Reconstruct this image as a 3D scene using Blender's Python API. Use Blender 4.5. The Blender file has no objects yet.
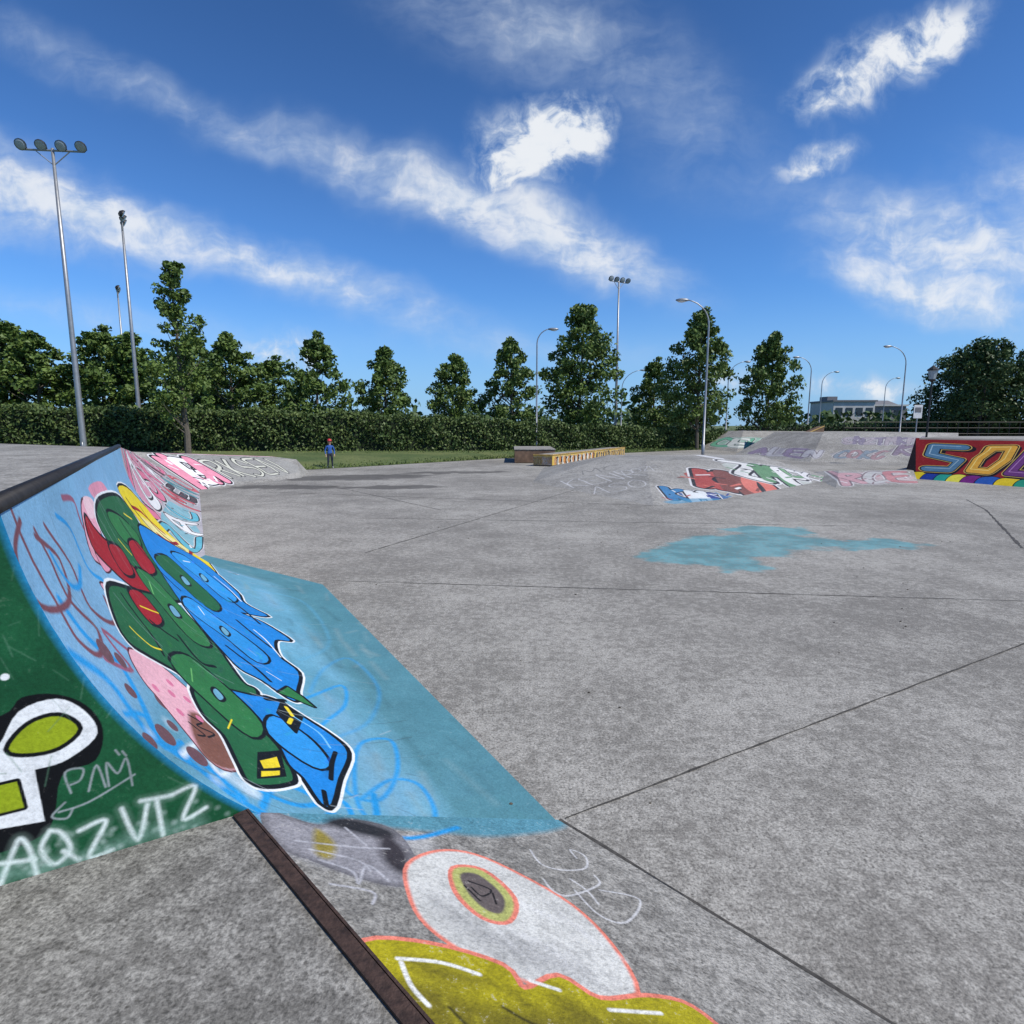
import bpy, math, random
import numpy as np
from mathutils import Vector, Matrix
random.seed(7); rng=np.random.default_rng(7)
scene=bpy.context.scene
scene.view_settings.view_transform='Standard'; scene.view_settings.look='None'; scene.view_settings.exposure=0
COL=scene.collection

# ------------------------------------------------------------------ helpers
def lin(c):
    return tuple((v/255/12.92 if v/255<=0.04045 else ((v/255+0.055)/1.055)**2.4) for v in c)
def empty(name,loc=(0,0,0)):
    o=bpy.data.objects.new(name,None); o.location=loc; o.empty_display_size=.3; COL.objects.link(o); return o
def mesh_obj(name,verts,faces,mats=(),parent=None,smooth=False,mi=None,loc=None):
    me=bpy.data.meshes.new(name); me.from_pydata([tuple(v) for v in verts],[],[tuple(f) for f in faces])
    for m in mats: me.materials.append(m)
    if mi is not None: me.polygons.foreach_set('material_index',list(mi))
    if smooth: me.polygons.foreach_set('use_smooth',[True]*len(me.polygons))
    me.update(); o=bpy.data.objects.new(name,me); COL.objects.link(o)
    if loc: o.location=loc
    if parent: o.parent=parent
    return o
def set_uv(o,fn):
    me=o.data; uv=me.uv_layers.new(name='UVMap')
    for l in me.loops:
        uv.data[l.index].uv=fn(l.vertex_index,me.vertices[l.vertex_index].co)
class MB:
    def __init__(s): s.v=[];s.f=[];s.m=[]
    def add(s,v,f,m=0):
        b=len(s.v); s.v+= [tuple(x) for x in v]; s.f+=[tuple(b+i for i in q) for q in f]; s.m+=[m]*len(f)
    def box(s,c,size,m=0,rot=0,M=None,bev=0):
        x,y,z=[k/2 for k in size]
        if bev:
            b=bev; v=[]
            for zz,k in ((-z,b),(-z+b,0),(z-b,0),(z,b)):
                v+=[(-x+k,-y+k,zz),(x-k,-y+k,zz),(x-k,y-k,zz),(-x+k,y-k,zz)]
            f=[(3,2,1,0),(12,13,14,15)]
            for r in range(3):
                for i in range(4): f.append((r*4+i,r*4+(i+1)%4,r*4+4+(i+1)%4,r*4+4+i))
        else:
            v=[(-x,-y,-z),(x,-y,-z),(x,y,-z),(-x,y,-z),(-x,-y,z),(x,-y,z),(x,y,z),(-x,y,z)]
            f=[(3,2,1,0),(4,5,6,7),(0,1,5,4),(1,2,6,5),(2,3,7,6),(3,0,4,7)]
        R=M if M is not None else Matrix.Rotation(rot,3,'Z')
        s.add([R@Vector(p)+Vector(c) for p in v],f,m)
    def tube(s,pts,rad,seg=8,m=0,cap=True):
        pts=[Vector(p) for p in pts]; n=len(pts); v=[]
        if not hasattr(rad,'__len__'): rad=[rad]*n
        up=Vector((0,0,1)); 
        for i,p in enumerate(pts):
            t=(pts[min(i+1,n-1)]-pts[max(i-1,0)]).normalized()
            a=t.cross(Vector((0.31,0.95,0.05)) if abs(t.z)>.7 else up).normalized(); b=t.cross(a)
            for k in range(seg):
                an=2*math.pi*k/seg; v.append(p+(a*math.cos(an)+b*math.sin(an))*rad[i])
        f=[]
        for i in range(n-1):
            for k in range(seg): f.append((i*seg+k,i*seg+(k+1)%seg,(i+1)*seg+(k+1)%seg,(i+1)*seg+k))
        if cap: f+= [tuple(range(seg))[::-1], tuple((n-1)*seg+k for k in range(seg))]
        s.add(v,f,m)
    def ell(s,c,r,m=0,nu=12,nv=8,z0=-1.,z1=1.,M=None):
        v=[];f=[]; R=M if M is not None else Matrix.Identity(3)
        a0=math.asin(z0);a1=math.asin(z1)
        for j in range(nv+1):
            t=a0+(a1-a0)*j/nv
            for i in range(nu):
                a=2*math.pi*i/nu
                v.append(R@Vector((r[0]*math.cos(t)*math.cos(a),r[1]*math.cos(t)*math.sin(a),r[2]*math.sin(t)))+Vector(c))
        for j in range(nv):
            for i in range(nu): f.append((j*nu+i,j*nu+(i+1)%nu,(j+1)*nu+(i+1)%nu,(j+1)*nu+i))
        s.add(v,f,m)
    def obj(s,name,mats,parent=None,smooth=False,loc=None):
        return mesh_obj(name,s.v,s.f,mats,parent,smooth,s.m,loc)

class NT:
    def __init__(s,tree): s.t=tree; s.n=tree.nodes; s.l=tree.links
    def new(s,t,**k):
        n=s.n.new(t)
        for a,b in k.items(): setattr(n,a,b)
        return n
    def put(s,sock,val):
        if isinstance(val,bpy.types.NodeSocket): s.l.new(val,sock)
        else: sock.default_value=val
    def math(s,op,a,b=0.,c=None,clamp=False):
        n=s.new('ShaderNodeMath',operation=op); n.use_clamp=clamp
        s.put(n.inputs[0],a); s.put(n.inputs[1],b)
        if c is not None: s.put(n.inputs[2],c)
        return n.outputs[0]
    def mix(s,f,a,b,mode='MIX'):
        n=s.new('ShaderNodeMix',data_type='RGBA',blend_type=mode); n.clamp_factor=True
        s.put(n.inputs[0],f)
        for i,x in ((6,a),(7,b)):
            if isinstance(x,tuple) and len(x)==3: x=x+(1,)
            s.put(n.inputs[i],x)
        return n.outputs[2]
    def noise(s,vec,scale,detail=4,rough=.55,dist=0,out=0,dim='3D'):
        n=s.new('ShaderNodeTexNoise'); n.noise_dimensions=dim
        if vec is not None: s.l.new(vec,n.inputs['Vector'])
        n.inputs['Scale'].default_value=scale;n.inputs['Detail'].default_value=detail;n.inputs['Roughness'].default_value=rough;n.inputs['Distortion'].default_value=dist
        return n.outputs[out]
    def ramp(s,x,a,b,lo=0.,hi=1.,smooth=True):
        n=s.new('ShaderNodeMapRange'); n.interpolation_type='SMOOTHSTEP' if smooth else 'LINEAR'
        s.put(n.inputs[0],x)
        for i,v in ((1,a),(2,b),(3,lo),(4,hi)): n.inputs[i].default_value=v
        return n.outputs[0]
    def ellm(s,vec,cx,cy,rx,ry,ang,w=1.,soft=0.):
        m=s.new('ShaderNodeMapping',vector_type='TEXTURE'); s.l.new(vec,m.inputs['Vector'])
        m.inputs['Location'].default_value=(cx,cy,0);m.inputs['Rotation'].default_value=(0,0,math.radians(ang));m.inputs['Scale'].default_value=(rx,ry,1)
        L=s.new('ShaderNodeVectorMath',operation='LENGTH'); s.l.new(m.outputs[0],L.inputs[0])
        return s.ramp(L.outputs['Value'],1.,soft,0.,w)
def newmat(name,rough=.8):
    m=bpy.data.materials.new(name); m.use_nodes=True; t=NT(m.node_tree)
    b=[n for n in m.node_tree.nodes if n.type=='BSDF_PRINCIPLED'][0]
    b.inputs['Roughness'].default_value=rough
    return m,t,b
def simple(name,col,rough=.6,metal=0,var=.15,scale=8,bump=0):
    m,t,b=newmat(name,rough); b.inputs['Metallic'].default_value=metal
    g=t.new('ShaderNodeNewGeometry').outputs['Position']
    n=t.noise(g,scale,3,.6)
    f=t.ramp(n,.3,.7,1-var,1+var,False)
    c=t.mix(1.,tuple(col),f,'MULTIPLY'); t.l.new(c,b.inputs['Base Color'])
    if bump:
        bp=t.new('ShaderNodeBump'); bp.inputs['Strength'].default_value=bump; bp.inputs['Distance'].default_value=.02
        t.l.new(n,bp.inputs['Height']); t.l.new(bp.outputs[0],b.inputs['Normal'])
    return m
def concrete_nodes(t,b,dark=.13,light=.30,grain=1.):
    g=t.new('ShaderNodeNewGeometry').outputs['Position']
    big=t.noise(g,.25,2,.6); mid=t.noise(g,1.7,3,.65); fin=t.noise(g,12,3,.8)
    gr=t.noise(g,60,2,.8)
    skin=t.ramp(t.math('ADD',t.math('MULTIPLY',fin,.75),t.math('ADD',t.math('MULTIPLY',mid,.4),t.math('MULTIPLY',big,.3))),.60,.86)
    col=t.mix(skin,(dark,dark*.955,dark*.86),(light,light*.965,light*.875))
    k=t.ramp(gr,.32,.66,1-.45*grain,1+.42*grain,False); col=t.mix(1.,col,k,'MULTIPLY')
    k3=t.ramp(big,.3,.7,.92,1.09,False); col=t.mix(1.,col,k3,'MULTIPLY')
    vo=t.new('ShaderNodeTexVoronoi'); vo.feature='F1'; t.l.new(g,vo.inputs['Vector']); vo.inputs['Scale'].default_value=34
    pit=t.ramp(vo.outputs['Distance'],.12,.26,1.,0.); pit=t.math('MULTIPLY',pit,t.ramp(mid,.42,.58,.15,.65))
    col=t.mix(pit,col,(.075,.07,.06))
    bp=t.new('ShaderNodeBump'); bp.inputs['Strength'].default_value=.6*min(grain,1); bp.inputs['Distance'].default_value=.007
    t.l.new(gr,bp.inputs['Height']); t.l.new(bp.outputs[0],b.inputs['Normal'])
    b.inputs['Roughness'].default_value=.85; b.inputs['Specular IOR Level'].default_value=.25
    return g,col,mid,fin,gr,big
def mat_concrete(name,dark=.13,light=.30,grain=1.):
    m,t,b=newmat(name); g,col,*_=concrete_nodes(t,b,dark,light,grain); t.l.new(col,b.inputs['Base Color']); return m
def mat_paint(name,img,wear=.25,dark=.13,light=.3,grain=.8,fade=0.,dirt=1.):
    m,t,b=newmat(name); g,col,mid,fin,gr,big=concrete_nodes(t,b,dark,light,grain)
    tx=t.new('ShaderNodeTexImage'); tx.image=img; tx.extension='EXTEND'
    uv=t.new('ShaderNodeUVMap'); uv.uv_map='UVMap'; t.l.new(uv.outputs[0],tx.inputs[0])
    pc=t.mix(1.,tx.outputs['Color'],t.ramp(gr,.3,.7,1-.2*dirt,1+.16*dirt,False),'MULTIPLY')
    pc=t.mix(1.,pc,t.ramp(t.math('ADD',t.math('MULTIPLY',mid,.5),t.math('MULTIPLY',fin,.5)),.35,.65,1-.22*dirt,1+.12*dirt,False),'MULTIPLY')
    w=t.ramp(t.math('ADD',t.math('MULTIPLY',fin,.5),t.math('MULTIPLY',gr,.5)),.57,.68,1.-fade,1.-wear*2)
    al=t.math('MULTIPLY',tx.outputs['Alpha'],w,clamp=True)
    t.l.new(t.mix(al,col,pc),b.inputs['Base Color'])
    b.inputs['Roughness'].default_value=.6
    return m

# ------------------------------------------------------------------ paint canvas
def smoothpts(P,closed,k=4):
    P=[np.array(p,float) for p in P]; n=len(P)
    if n<3: return np.array(P)
    out=[]
    rngi=range(n) if closed else range(n-1)
    for i in rngi:
        if closed: a,b,c,d=P[(i-1)%n],P[i],P[(i+1)%n],P[(i+2)%n]
        else: a,b,c,d=P[max(i-1,0)],P[i],P[i+1],P[min(i+2,n-1)]
        for j in range(k):
            t=j/k; out.append(.5*((2*b)+(c-a)*t+(2*a-5*b+4*c-d)*t*t+(3*b-a-3*c+d)*t**3))
    if not closed: out.append(P[-1])
    return np.array(out)
class Canvas:
    def __init__(s,x0,x1,y0,y1,res,bg=None):
        s.x0,s.y0,s.res=x0,y0,res; s.W=int((x1-x0)/res); s.H=int((y1-y0)/res); s.x1=x0+s.W*res; s.y1=y0+s.H*res
        s.a=np.zeros((s.H,s.W,4),np.float32)
        if bg is not None: s.a[...,:3]=lin(bg); s.a[...,3]=1
    def uv(s,x,y): return ((x-s.x0)/(s.x1-s.x0),(y-s.y0)/(s.y1-s.y0))
    def _grid(s,P,pad):
        i0=max(0,int((P[:,0].min()-pad-s.x0)/s.res)); i1=min(s.W,int((P[:,0].max()+pad-s.x0)/s.res)+2)
        j0=max(0,int((P[:,1].min()-pad-s.y0)/s.res)); j1=min(s.H,int((P[:,1].max()+pad-s.y0)/s.res)+2)
        if i1<=i0 or j1<=j0: return None
        X,Y=np.meshgrid(s.x0+(np.arange(i0,i1)+.5)*s.res,s.y0+(np.arange(j0,j1)+.5)*s.res)
        return i0,i1,j0,j1,X.astype(np.float32),Y.astype(np.float32)
    def _dist(s,P,X,Y,closed):
        D=np.full(X.shape,1e9,np.float32); ins=np.zeros(X.shape,bool); n=len(P)
        for i in range(n if closed else n-1):
            ax,ay=P[i]; bx,by=P[(i+1)%n]; dx,dy=bx-ax,by-ay; L=dx*dx+dy*dy+1e-12
            t=np.clip(((X-ax)*dx+(Y-ay)*dy)/L,0,1)
            D=np.minimum(D,(X-ax-t*dx)**2+(Y-ay-t*dy)**2)
            if closed and ay!=by:
                ins^=((ay>Y)!=(by>Y))&(X<(bx-ax)*(Y-ay)/(by-ay)+ax)
        D=np.sqrt(D); return np.where(ins,-D,D) if closed else D
    def _blend(s,g,al,col,op=1.):
        i0,i1,j0,j1=g[:4]; R=s.a[j0:j1,i0:i1]; al=(al*op)[...,None]; c=np.array(lin(col),np.float32)
        A=R[...,3:4]; na=al+A*(1-al)
        R[...,:3]=np.where(na>1e-4,(c*al+R[...,:3]*A*(1-al))/np.maximum(na,1e-4),R[...,:3]); R[...,3:4]=na
    def poly(s,pts,col,outl=(),smooth=True,soft=0,op=1.,k=4):
        P=smoothpts(pts,True,k) if smooth else np.array(pts,float)
        pad=max([o[0] for o in outl]+[soft,0])+2*s.res; g=s._grid(P,pad)
        if g is None: return
        D=s._dist(P,g[4],g[5],True)
        for w,c in sorted(outl,key=lambda o:-o[0]): s._blend(g,np.clip(.5-(D-w)/s.res,0,1),c)
        if col is not None: s._blend(g,np.clip(.5-D/(soft if soft else s.res),0,1),col,op)
    def stroke(s,pts,w,col,closed=False,smooth=True,soft=0,op=1.,k=5):
        P=smoothpts(pts,closed,k) if smooth else np.array(pts,float)
        g=s._grid(P,w+soft+2*s.res)
        if g is None: return
        D=s._dist(P,g[4],g[5],False)
        if closed: D=np.minimum(D,s._dist(np.array([P[-1],P[0]]),g[4],g[5],False))
        s._blend(g,np.clip(.5-(D-w/2)/(soft if soft else s.res),0,1),col,op)
    def disc(s,x,y,r,col,soft=0,op=1.):
        s.stroke([(x,y),(x+1e-3,y)],2*r,col,smooth=False,soft=soft,op=op)
    def image(s,name):
        im=bpy.data.images.new(name,s.W,s.H,alpha=True,float_buffer=False)
        a=s.a.copy(); c=a[...,:3]; a[...,:3]=np.where(c<=.0031308,c*12.92,1.055*np.power(np.maximum(c,1e-6),1/2.4)-.055)
        im.alpha_mode='CHANNEL_PACKED'
        im.pixels.foreach_set(np.clip(a,0,1).astype(np.float32).ravel()); im.update(); im.pack(); return im
GL={'S':[[(.95,.85),(.6,1),(.15,.9),(.1,.65),(.5,.5),(.9,.35),(.85,.1),(.4,0),(.05,.15)]],
'O':[[(.5,1),(.1,.75),(.05,.3),(.45,0),(.9,.25),(.95,.7),(.5,1)]],
'L':[[(.15,1),(.1,.5),(.15,.05),(.55,0),(.95,.1)]],'U':[[(.1,1),(.08,.35),(.45,0),(.88,.3),(.9,1)]],
'A':[[(.02,0),(.3,.6),(.5,1),(.75,.5),(.98,0)],[(.2,.35),(.8,.38)]],'R':[[(.1,0),(.12,.55),(.1,1),(.8,.95),(.8,.55),(.15,.5)],[(.4,.48),(.95,0)]],
'E':[[(.95,.95),(.1,1),(.05,.5),(.1,0),(.95,.05)],[(.1,.5),(.8,.52)]],'N':[[(.05,0),(.1,1),(.85,.05),(.92,1)]],
'K':[[(.1,0),(.12,1)],[(.9,1),(.15,.5),(.95,0)]],'Z':[[(.05,.95),(.95,.95),(.05,.05),(.95,.03)]],'T':[[(.0,.95),(1,.95)],[(.5,.95),(.5,0)]],
'M':[[(.02,0),(.15,1),(.5,.3),(.85,1),(.98,0)]],'C':[[(.9,.85),(.5,1),(.08,.6),(.15,.1),(.6,0),(.95,.2)]]}
def text(cv,st,x,y,w,h,wd,fill,outl=(),slant=0,op=1.,jit=.06,soft=0):
    n=len(st); cw=w/n
    for pas in list(sorted(outl,key=lambda o:-o[0]))+[None]:
        for i,ch in enumerate(st):
            r=random.Random((i*31+ord(ch))*7)
            for sgm in GL[ch]:
                pts=[(x+cw*(i+.06+.86*px)+slant*py*h, y+h*py+r.uniform(-jit,jit)*h) for px,py in sgm]
                if pas: cv.stroke(pts,wd+2*pas[0],pas[1],op=op,k=4)
                else: cv.stroke(pts,wd,fill[i%len(fill)] if isinstance(fill,list) else fill,op=op,k=4,soft=soft)
def piece(cv,x,y,w,h,cols,seed,bg=None,word=None,ol=(25,25,30)):
    r=random.Random(seed)
    if bg:
        pts=[(x+w*.5+w*.56*math.cos(a)*r.uniform(.85,1.1),y+h*.5+h*.62*math.sin(a)*r.uniform(.8,1.1)) for a in np.linspace(0,2*math.pi,11)[:-1]]
        cv.poly(pts,bg,soft=.04)
    word=word or ''.join(r.choice('SOLARENKZTMC') for _ in range(max(3,int(w/h*1.9))))
    text(cv,word,x,y,w,h,h*.2,cols,[(h*.045,ol),(h*.075,(215,215,215))],slant=r.uniform(-.1,.3),jit=.14)
    for _ in range(14): 
        px=x+r.random()*w; py=y+r.random()*h; cv.stroke([(px,py),(px+r.uniform(-.1,.1)*h*2,py+r.uniform(-.2,.2)*h)],h*.04,r.choice([(235,235,235),ol]+list(cols)))

# ------------------------------------------------------------------ layout frames
# quarter pipe: runs along D, rises along NN; radius 2.2, foot of the transition at t=-1.7
D=Vector((-.503,.864,0)); NN=Vector((-.864,-.503,0)); R=2.2; T0=-1.7; SE=2.43; ZT=1.88; TH=math.acos(1-ZT/R)
TT=T0+R*math.sin(TH)
def QP(s,a):
    th=a/R; t=T0+R*math.sin(th); return D*s+NN*t+Vector((0,0,R*(1-math.cos(th))))
BB=Vector((.7071,-.7071,0)); NB=Vector((.7071,.7071,0)); C0=.781; C1=2.283; PZ=.6
def BK(a,c):
    k=c/1.6177; return BB*a+NB*(C0+(C1-C0)*k)+Vector((0,0,PZ*(1-k)))

M_STEEL=simple('galvanised_steel',(.33,.34,.35),.45,.6,.12,5)
M_DARK=simple('dark_steel',(.035,.033,.032),.5,.4,.25,20)
M_RUST=simple('rusty_steel',(.055,.032,.024),.7,.2,.5,35,.4)
M_WHITE=simple('lamp_white',(.7,.7,.68),.4)
M_GLASS=simple('lamp_glass',(.35,.4,.42),.15)

# ------------------------------------------------------------------ quarter pipe painting
def cm(st): 
    o=[]
    for p in st.split():
        a,b=p.split(','); o.append((int(a)/100,int(b)/100))
    return o
BGQ=(110,168,192)
cv=Canvas(2.38,10.7,-.02,3.2,.0036,BGQ)
r=random.Random(3)
for _ in range(90):
    x=r.uniform(2.4,10.6); y=r.uniform(0,3.1); w=r.uniform(.2,.9);h=r.uniform(.08,.35)
    cv.poly([(x-w,y-h),(x+w,y-h*.8),(x+w*.9,y+h),(x-w*.9,y+h*.7)],r.choice([(90,150,172),(122,176,200),(100,152,178),(128,172,200),(96,146,160)]),soft=.1,op=.45)
cv.poly([(2.3,2.2),(10.7,2.2),(10.7,3.3),(2.3,3.3)],(134,178,214),smooth=False,soft=.3,op=.7)
cv.poly([(2.3,-.1),(10.7,-.1),(10.7,.6),(2.3,.55)],(82,134,144),smooth=False,soft=.2,op=.9)
for _ in range(60):
    x=r.uniform(2.5,10);y=r.uniform(0,1.1); cv.stroke([(x,y),(x+r.uniform(-.6,.6),y+r.uniform(-.1,.1))],r.uniform(.01,.05),r.choice([(66,104,112),(125,158,164),(140,160,160)]),soft=.06,op=.4)
LB=(38,150,215)
cv.stroke(cm('269,275 274,255 286,237 272,223 253,212 253,191 247,172 243,143 242,131'),.045,LB,soft=.02)
cv.stroke(cm('409,107 454,65 414,72 364,103 327,93 291,106 285,88 319,65 358,56 350,80 292,100 264,100 258,78 270,61 301,58 307,74 283,100'),.03,LB,soft=.02,op=.85)
cv.stroke(cm('264,159 264,138 279,112 257,113 241,138 245,152'),.035,LB,soft=.015)
cv.stroke(cm('608,153 737,101 730,44 574,45 504,88'),.035,(90,165,200),soft=.04,op=.4)
cv.stroke([(4.3,.95),(4.9,.7),(5.2,.4),(4.5,.35),(3.9,.6),(3.6,.9)],.03,LB,soft=.03,op=.4)
cv.stroke([(2.45,2.6),(2.6,2.4),(2.5,2.15),(2.6,1.9),(2.5,1.7)],.05,LB,soft=.03)
cv.stroke([(2.5,1.6),(2.8,1.45),(2.7,1.2),(2.5,1.3),(2.6,1.0),(2.9,.9)],.04,LB,soft=.02)
cv.stroke([(2.48,2.3),(2.62,2.2),(2.5,2.1),(2.66,2.0)],.03,LB,soft=.02)
cv.stroke([(2.55,2.0),(2.75,1.9),(2.6,1.8),(2.8,1.7)],.03,(225,235,240),soft=.03)
for _ in range(14):
    x=r.uniform(2.5,3.0);y=r.uniform(1.5,2.2); cv.disc(x,y,r.uniform(.02,.06),(215,228,235),soft=.05,op=.5)
BR=(120,72,80)
cv.stroke(cm('258,315 260,295 263,276 261,260 273,248 293,253 282,271 285,288 281,301'),.03,BR,soft=.012)
cv.stroke(cm('265,307 243,298 245,279 282,271 300,285 278,299'),.03,BR,soft=.012)
cv.stroke([(3.0,3.0),(3.15,2.8),(3.05,2.6),(3.25,2.45),(3.4,2.55)],.03,BR,soft=.012)
cv.stroke([(3.3,3.0),(3.5,2.9),(3.45,2.7),(3.6,2.6)],.03,LB,soft=.01)
cv.stroke([(2.9,2.9),(2.95,2.75),(3.1,2.7),(3.3,2.75)],.03,LB,soft=.015); cv.stroke([(2.75,2.45),(2.95,2.3),(3.0,2.5),(3.2,2.2)],.03,(150,90,110),soft=.012)
cv.stroke([(3.6,3.05),(3.9,3.0),(3.85,2.85),(4.1,2.8)],.035,(150,90,110),soft=.012)
for p in cm('272,229 298,218 291,211 261,209 245,217 263,192 291,237 282,246 275,205'): cv.disc(p[0],p[1],r.uniform(.025,.06),(110,78,84))
cv.poly(cm('315,233 335,213 330,186 311,166 277,168 266,182 280,198 291,212 298,225'),(232,176,186),[(.012,(90,40,50))])
cv.poly(cm('305,194 313,178 308,167 277,168 266,182 276,192'),(128,84,70),soft=.03)
for p in cm('300,215 310,205 296,200 318,195 305,188 322,206'): cv.disc(p[0],p[1],.025,(215,120,150))
cv.poly(cm('419,297 462,289 434,276 411,260 371,269 387,284'),(232,165,180),[(.015,(70,30,40))])
cv.poly([(4.6,3.0),(5.4,2.98),(5.6,2.85),(5.1,2.8)],(225,150,170))
cv.poly([(3.5,2.6),(3.7,2.5),(3.75,2.35),(3.55,2.4)],(225,160,175),[(.012,(70,30,40))])
cv.poly([(4.25,2.98),(4.6,2.93),(4.5,2.84),(4.2,2.86)],(238,200,205)); cv.poly([(3.85,2.72),(4.1,2.68),(4.05,2.58),(3.8,2.6)],(228,150,170),[(.012,(70,30,40))])
RED=(160,26,36); BK_=(10,12,16); WH=(232,235,235); GR=(34,98,58); GR2=(46,116,62); BL=(28,128,205); BL2=(44,145,215); YE=(235,210,40)
SH=['648,244 730,209 785,159 707,122 660,118 632,96 609,127 600,106 560,86 548,102 503,107 471,96 428,106 405,112 426,132 431,148 452,160 483,177 514,194 556,215 588,234',
          '371,166 385,147 395,128 381,113 359,97 337,92 303,107 270,122 294,129 304,135 328,138 343,150 355,161',
          '365,254 407,240 466,214 477,186 455,166 405,151 399,141 367,149 354,168 345,185 347,202 335,220 324,235 336,246',
          '340,189 354,168 343,153 322,140 293,136 282,142 268,162 280,167 304,173 314,184',
          '494,288 611,278 653,257 637,229 642,200 565,187 501,199 473,224 468,247 443,267 446,281']
for P in SH: cv.poly(cm(P),BK_,[(.05,WH),(.032,BK_)])
cv.poly(cm('644,283 758,267 842,209 855,162 745,139 694,164 689,196 663,230 661,253'),YE,[(.04,WH),(.025,BK_)])
cv.poly([(6.9,2.45),(7.4,2.3),(7.9,2.0),(8.0,1.75),(7.5,1.8),(7.1,2.1)],(240,225,150),soft=.05)
for q in ([(6.75,2.6),(7.3,2.45),(7.7,2.1)],[(7.0,2.0),(7.6,1.75),(8.2,1.7)],[(6.9,1.75),(7.3,1.6)],[(7.2,2.2),(7.5,2.0),(7.9,1.9)]): cv.stroke(q,.05,RED)
for q in ([(6.7,2.7),(7.0,2.3),(6.9,1.9)],[(7.5,2.5),(7.45,2.2),(7.8,1.8)]): cv.stroke(q,.035,BK_)
cv.poly(cm('408,289 425,274 470,250 512,225 466,214 424,236 397,260 385,275'),RED,[(.022,BK_)])
cv.poly([(5.3,2.6),(5.9,2.55),(6.3,2.3),(6.0,2.1),(5.5,2.2)],RED,[(.03,BK_)])
O=[(.024,BK_)]
cv.poly(cm(SH[4]),GR,O); cv.poly(cm(SH[2]),GR,O); cv.poly(cm(SH[3]),GR,[(.028,BK_)])
cv.poly(cm(SH[0]),BL,O); cv.poly(cm(SH[1]),BL,O)
# overlapping letter bodies
for q,c in [([(5.0,2.78),(5.6,2.66),(5.9,2.45),(5.5,2.38),(5.05,2.55)],GR2),([(5.15,2.5),(5.6,2.42),(5.4,2.2),(4.95,2.3)],RED),
  ([(4.7,2.38),(5.05,2.2),(4.85,1.85),(4.5,1.70),(4.3,1.85),(4.5,2.1)],GR2),([(5.8,2.2),(6.5,2.05),(6.4,1.75),(6.0,1.5),(5.6,1.6),(5.75,1.9)],GR),([(3.55,2.05),(3.9,1.9),(3.75,1.62),(3.45,1.45),(3.2,1.55),(3.35,1.8)],GR2),
  ([(6.85,2.0),(7.4,1.8),(7.2,1.5),(6.7,1.25),(6.35,1.38),(6.7,1.65)],BL2),([(5.1,1.9),(5.5,1.8),(5.3,1.4),(4.9,1.18),(4.65,1.3),(4.95,1.55)],BL2),
  ([(4.0,2.4),(4.3,2.3),(4.2,2.12),(3.9,2.2)],RED),([(3.35,1.42),(3.65,1.34),(3.5,1.15),(3.2,1.08),(3.1,1.2)],BL2),([(4.35,2.65),(4.7,2.55),(4.55,2.4),(4.25,2.48)],RED)]:
    cv.poly(q,c,O,k=4)
for _ in range(110):
    x=r.uniform(2.9,7.4); y=r.uniform(1.1,2.7)
    i_=int((x-cv.x0)/cv.res); j_=int((y-cv.y0)/cv.res); c0=cv.a[j_,i_,:3]
    if c0[1]>.08 and c0[0]<.1:
        s_=[min(255,255*(1.055*float(v)**(1/2.4)-.055)*r.choice([.82,1.12,1.2])) if v>0 else 0 for v in c0]
        cv.stroke([(x,y),(x+r.uniform(.03,.12),y+r.uniform(-.06,.02))],r.uniform(.01,.03),tuple(s_),soft=.025,op=.5)
for x,y,rx,ry in [(6.05,1.85,.13,.05),(4.66,2.0,.10,.05),(6.85,1.6,.14,.04),(3.56,1.72,.07,.035),(5.1,1.52,.1,.035)]:
    cv.poly([(x-rx,y),(x,y+ry),(x+rx*1.1,y+ry*.3),(x+rx*.2,y-ry)],BGQ,[(.02,BK_)])
cv.poly(cm('304,154 318,138 289,140 274,159'),BK_,smooth=False)
cv.poly([(2.95,1.54),(3.08,1.42),(2.97,1.42),(2.88,1.53)],YE,smooth=False); cv.poly([(2.84,1.55),(2.93,1.43),(2.88,1.44),(2.78,1.56)],YE,smooth=False)
cv.poly(cm('398,122 378,112 350,122 372,130'),BK_,[(.01,BK_)],smooth=False);cv.stroke(cm('388,121 376,119'),.03,YE); cv.stroke(cm('370,121 362,124'),.03,YE)
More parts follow.
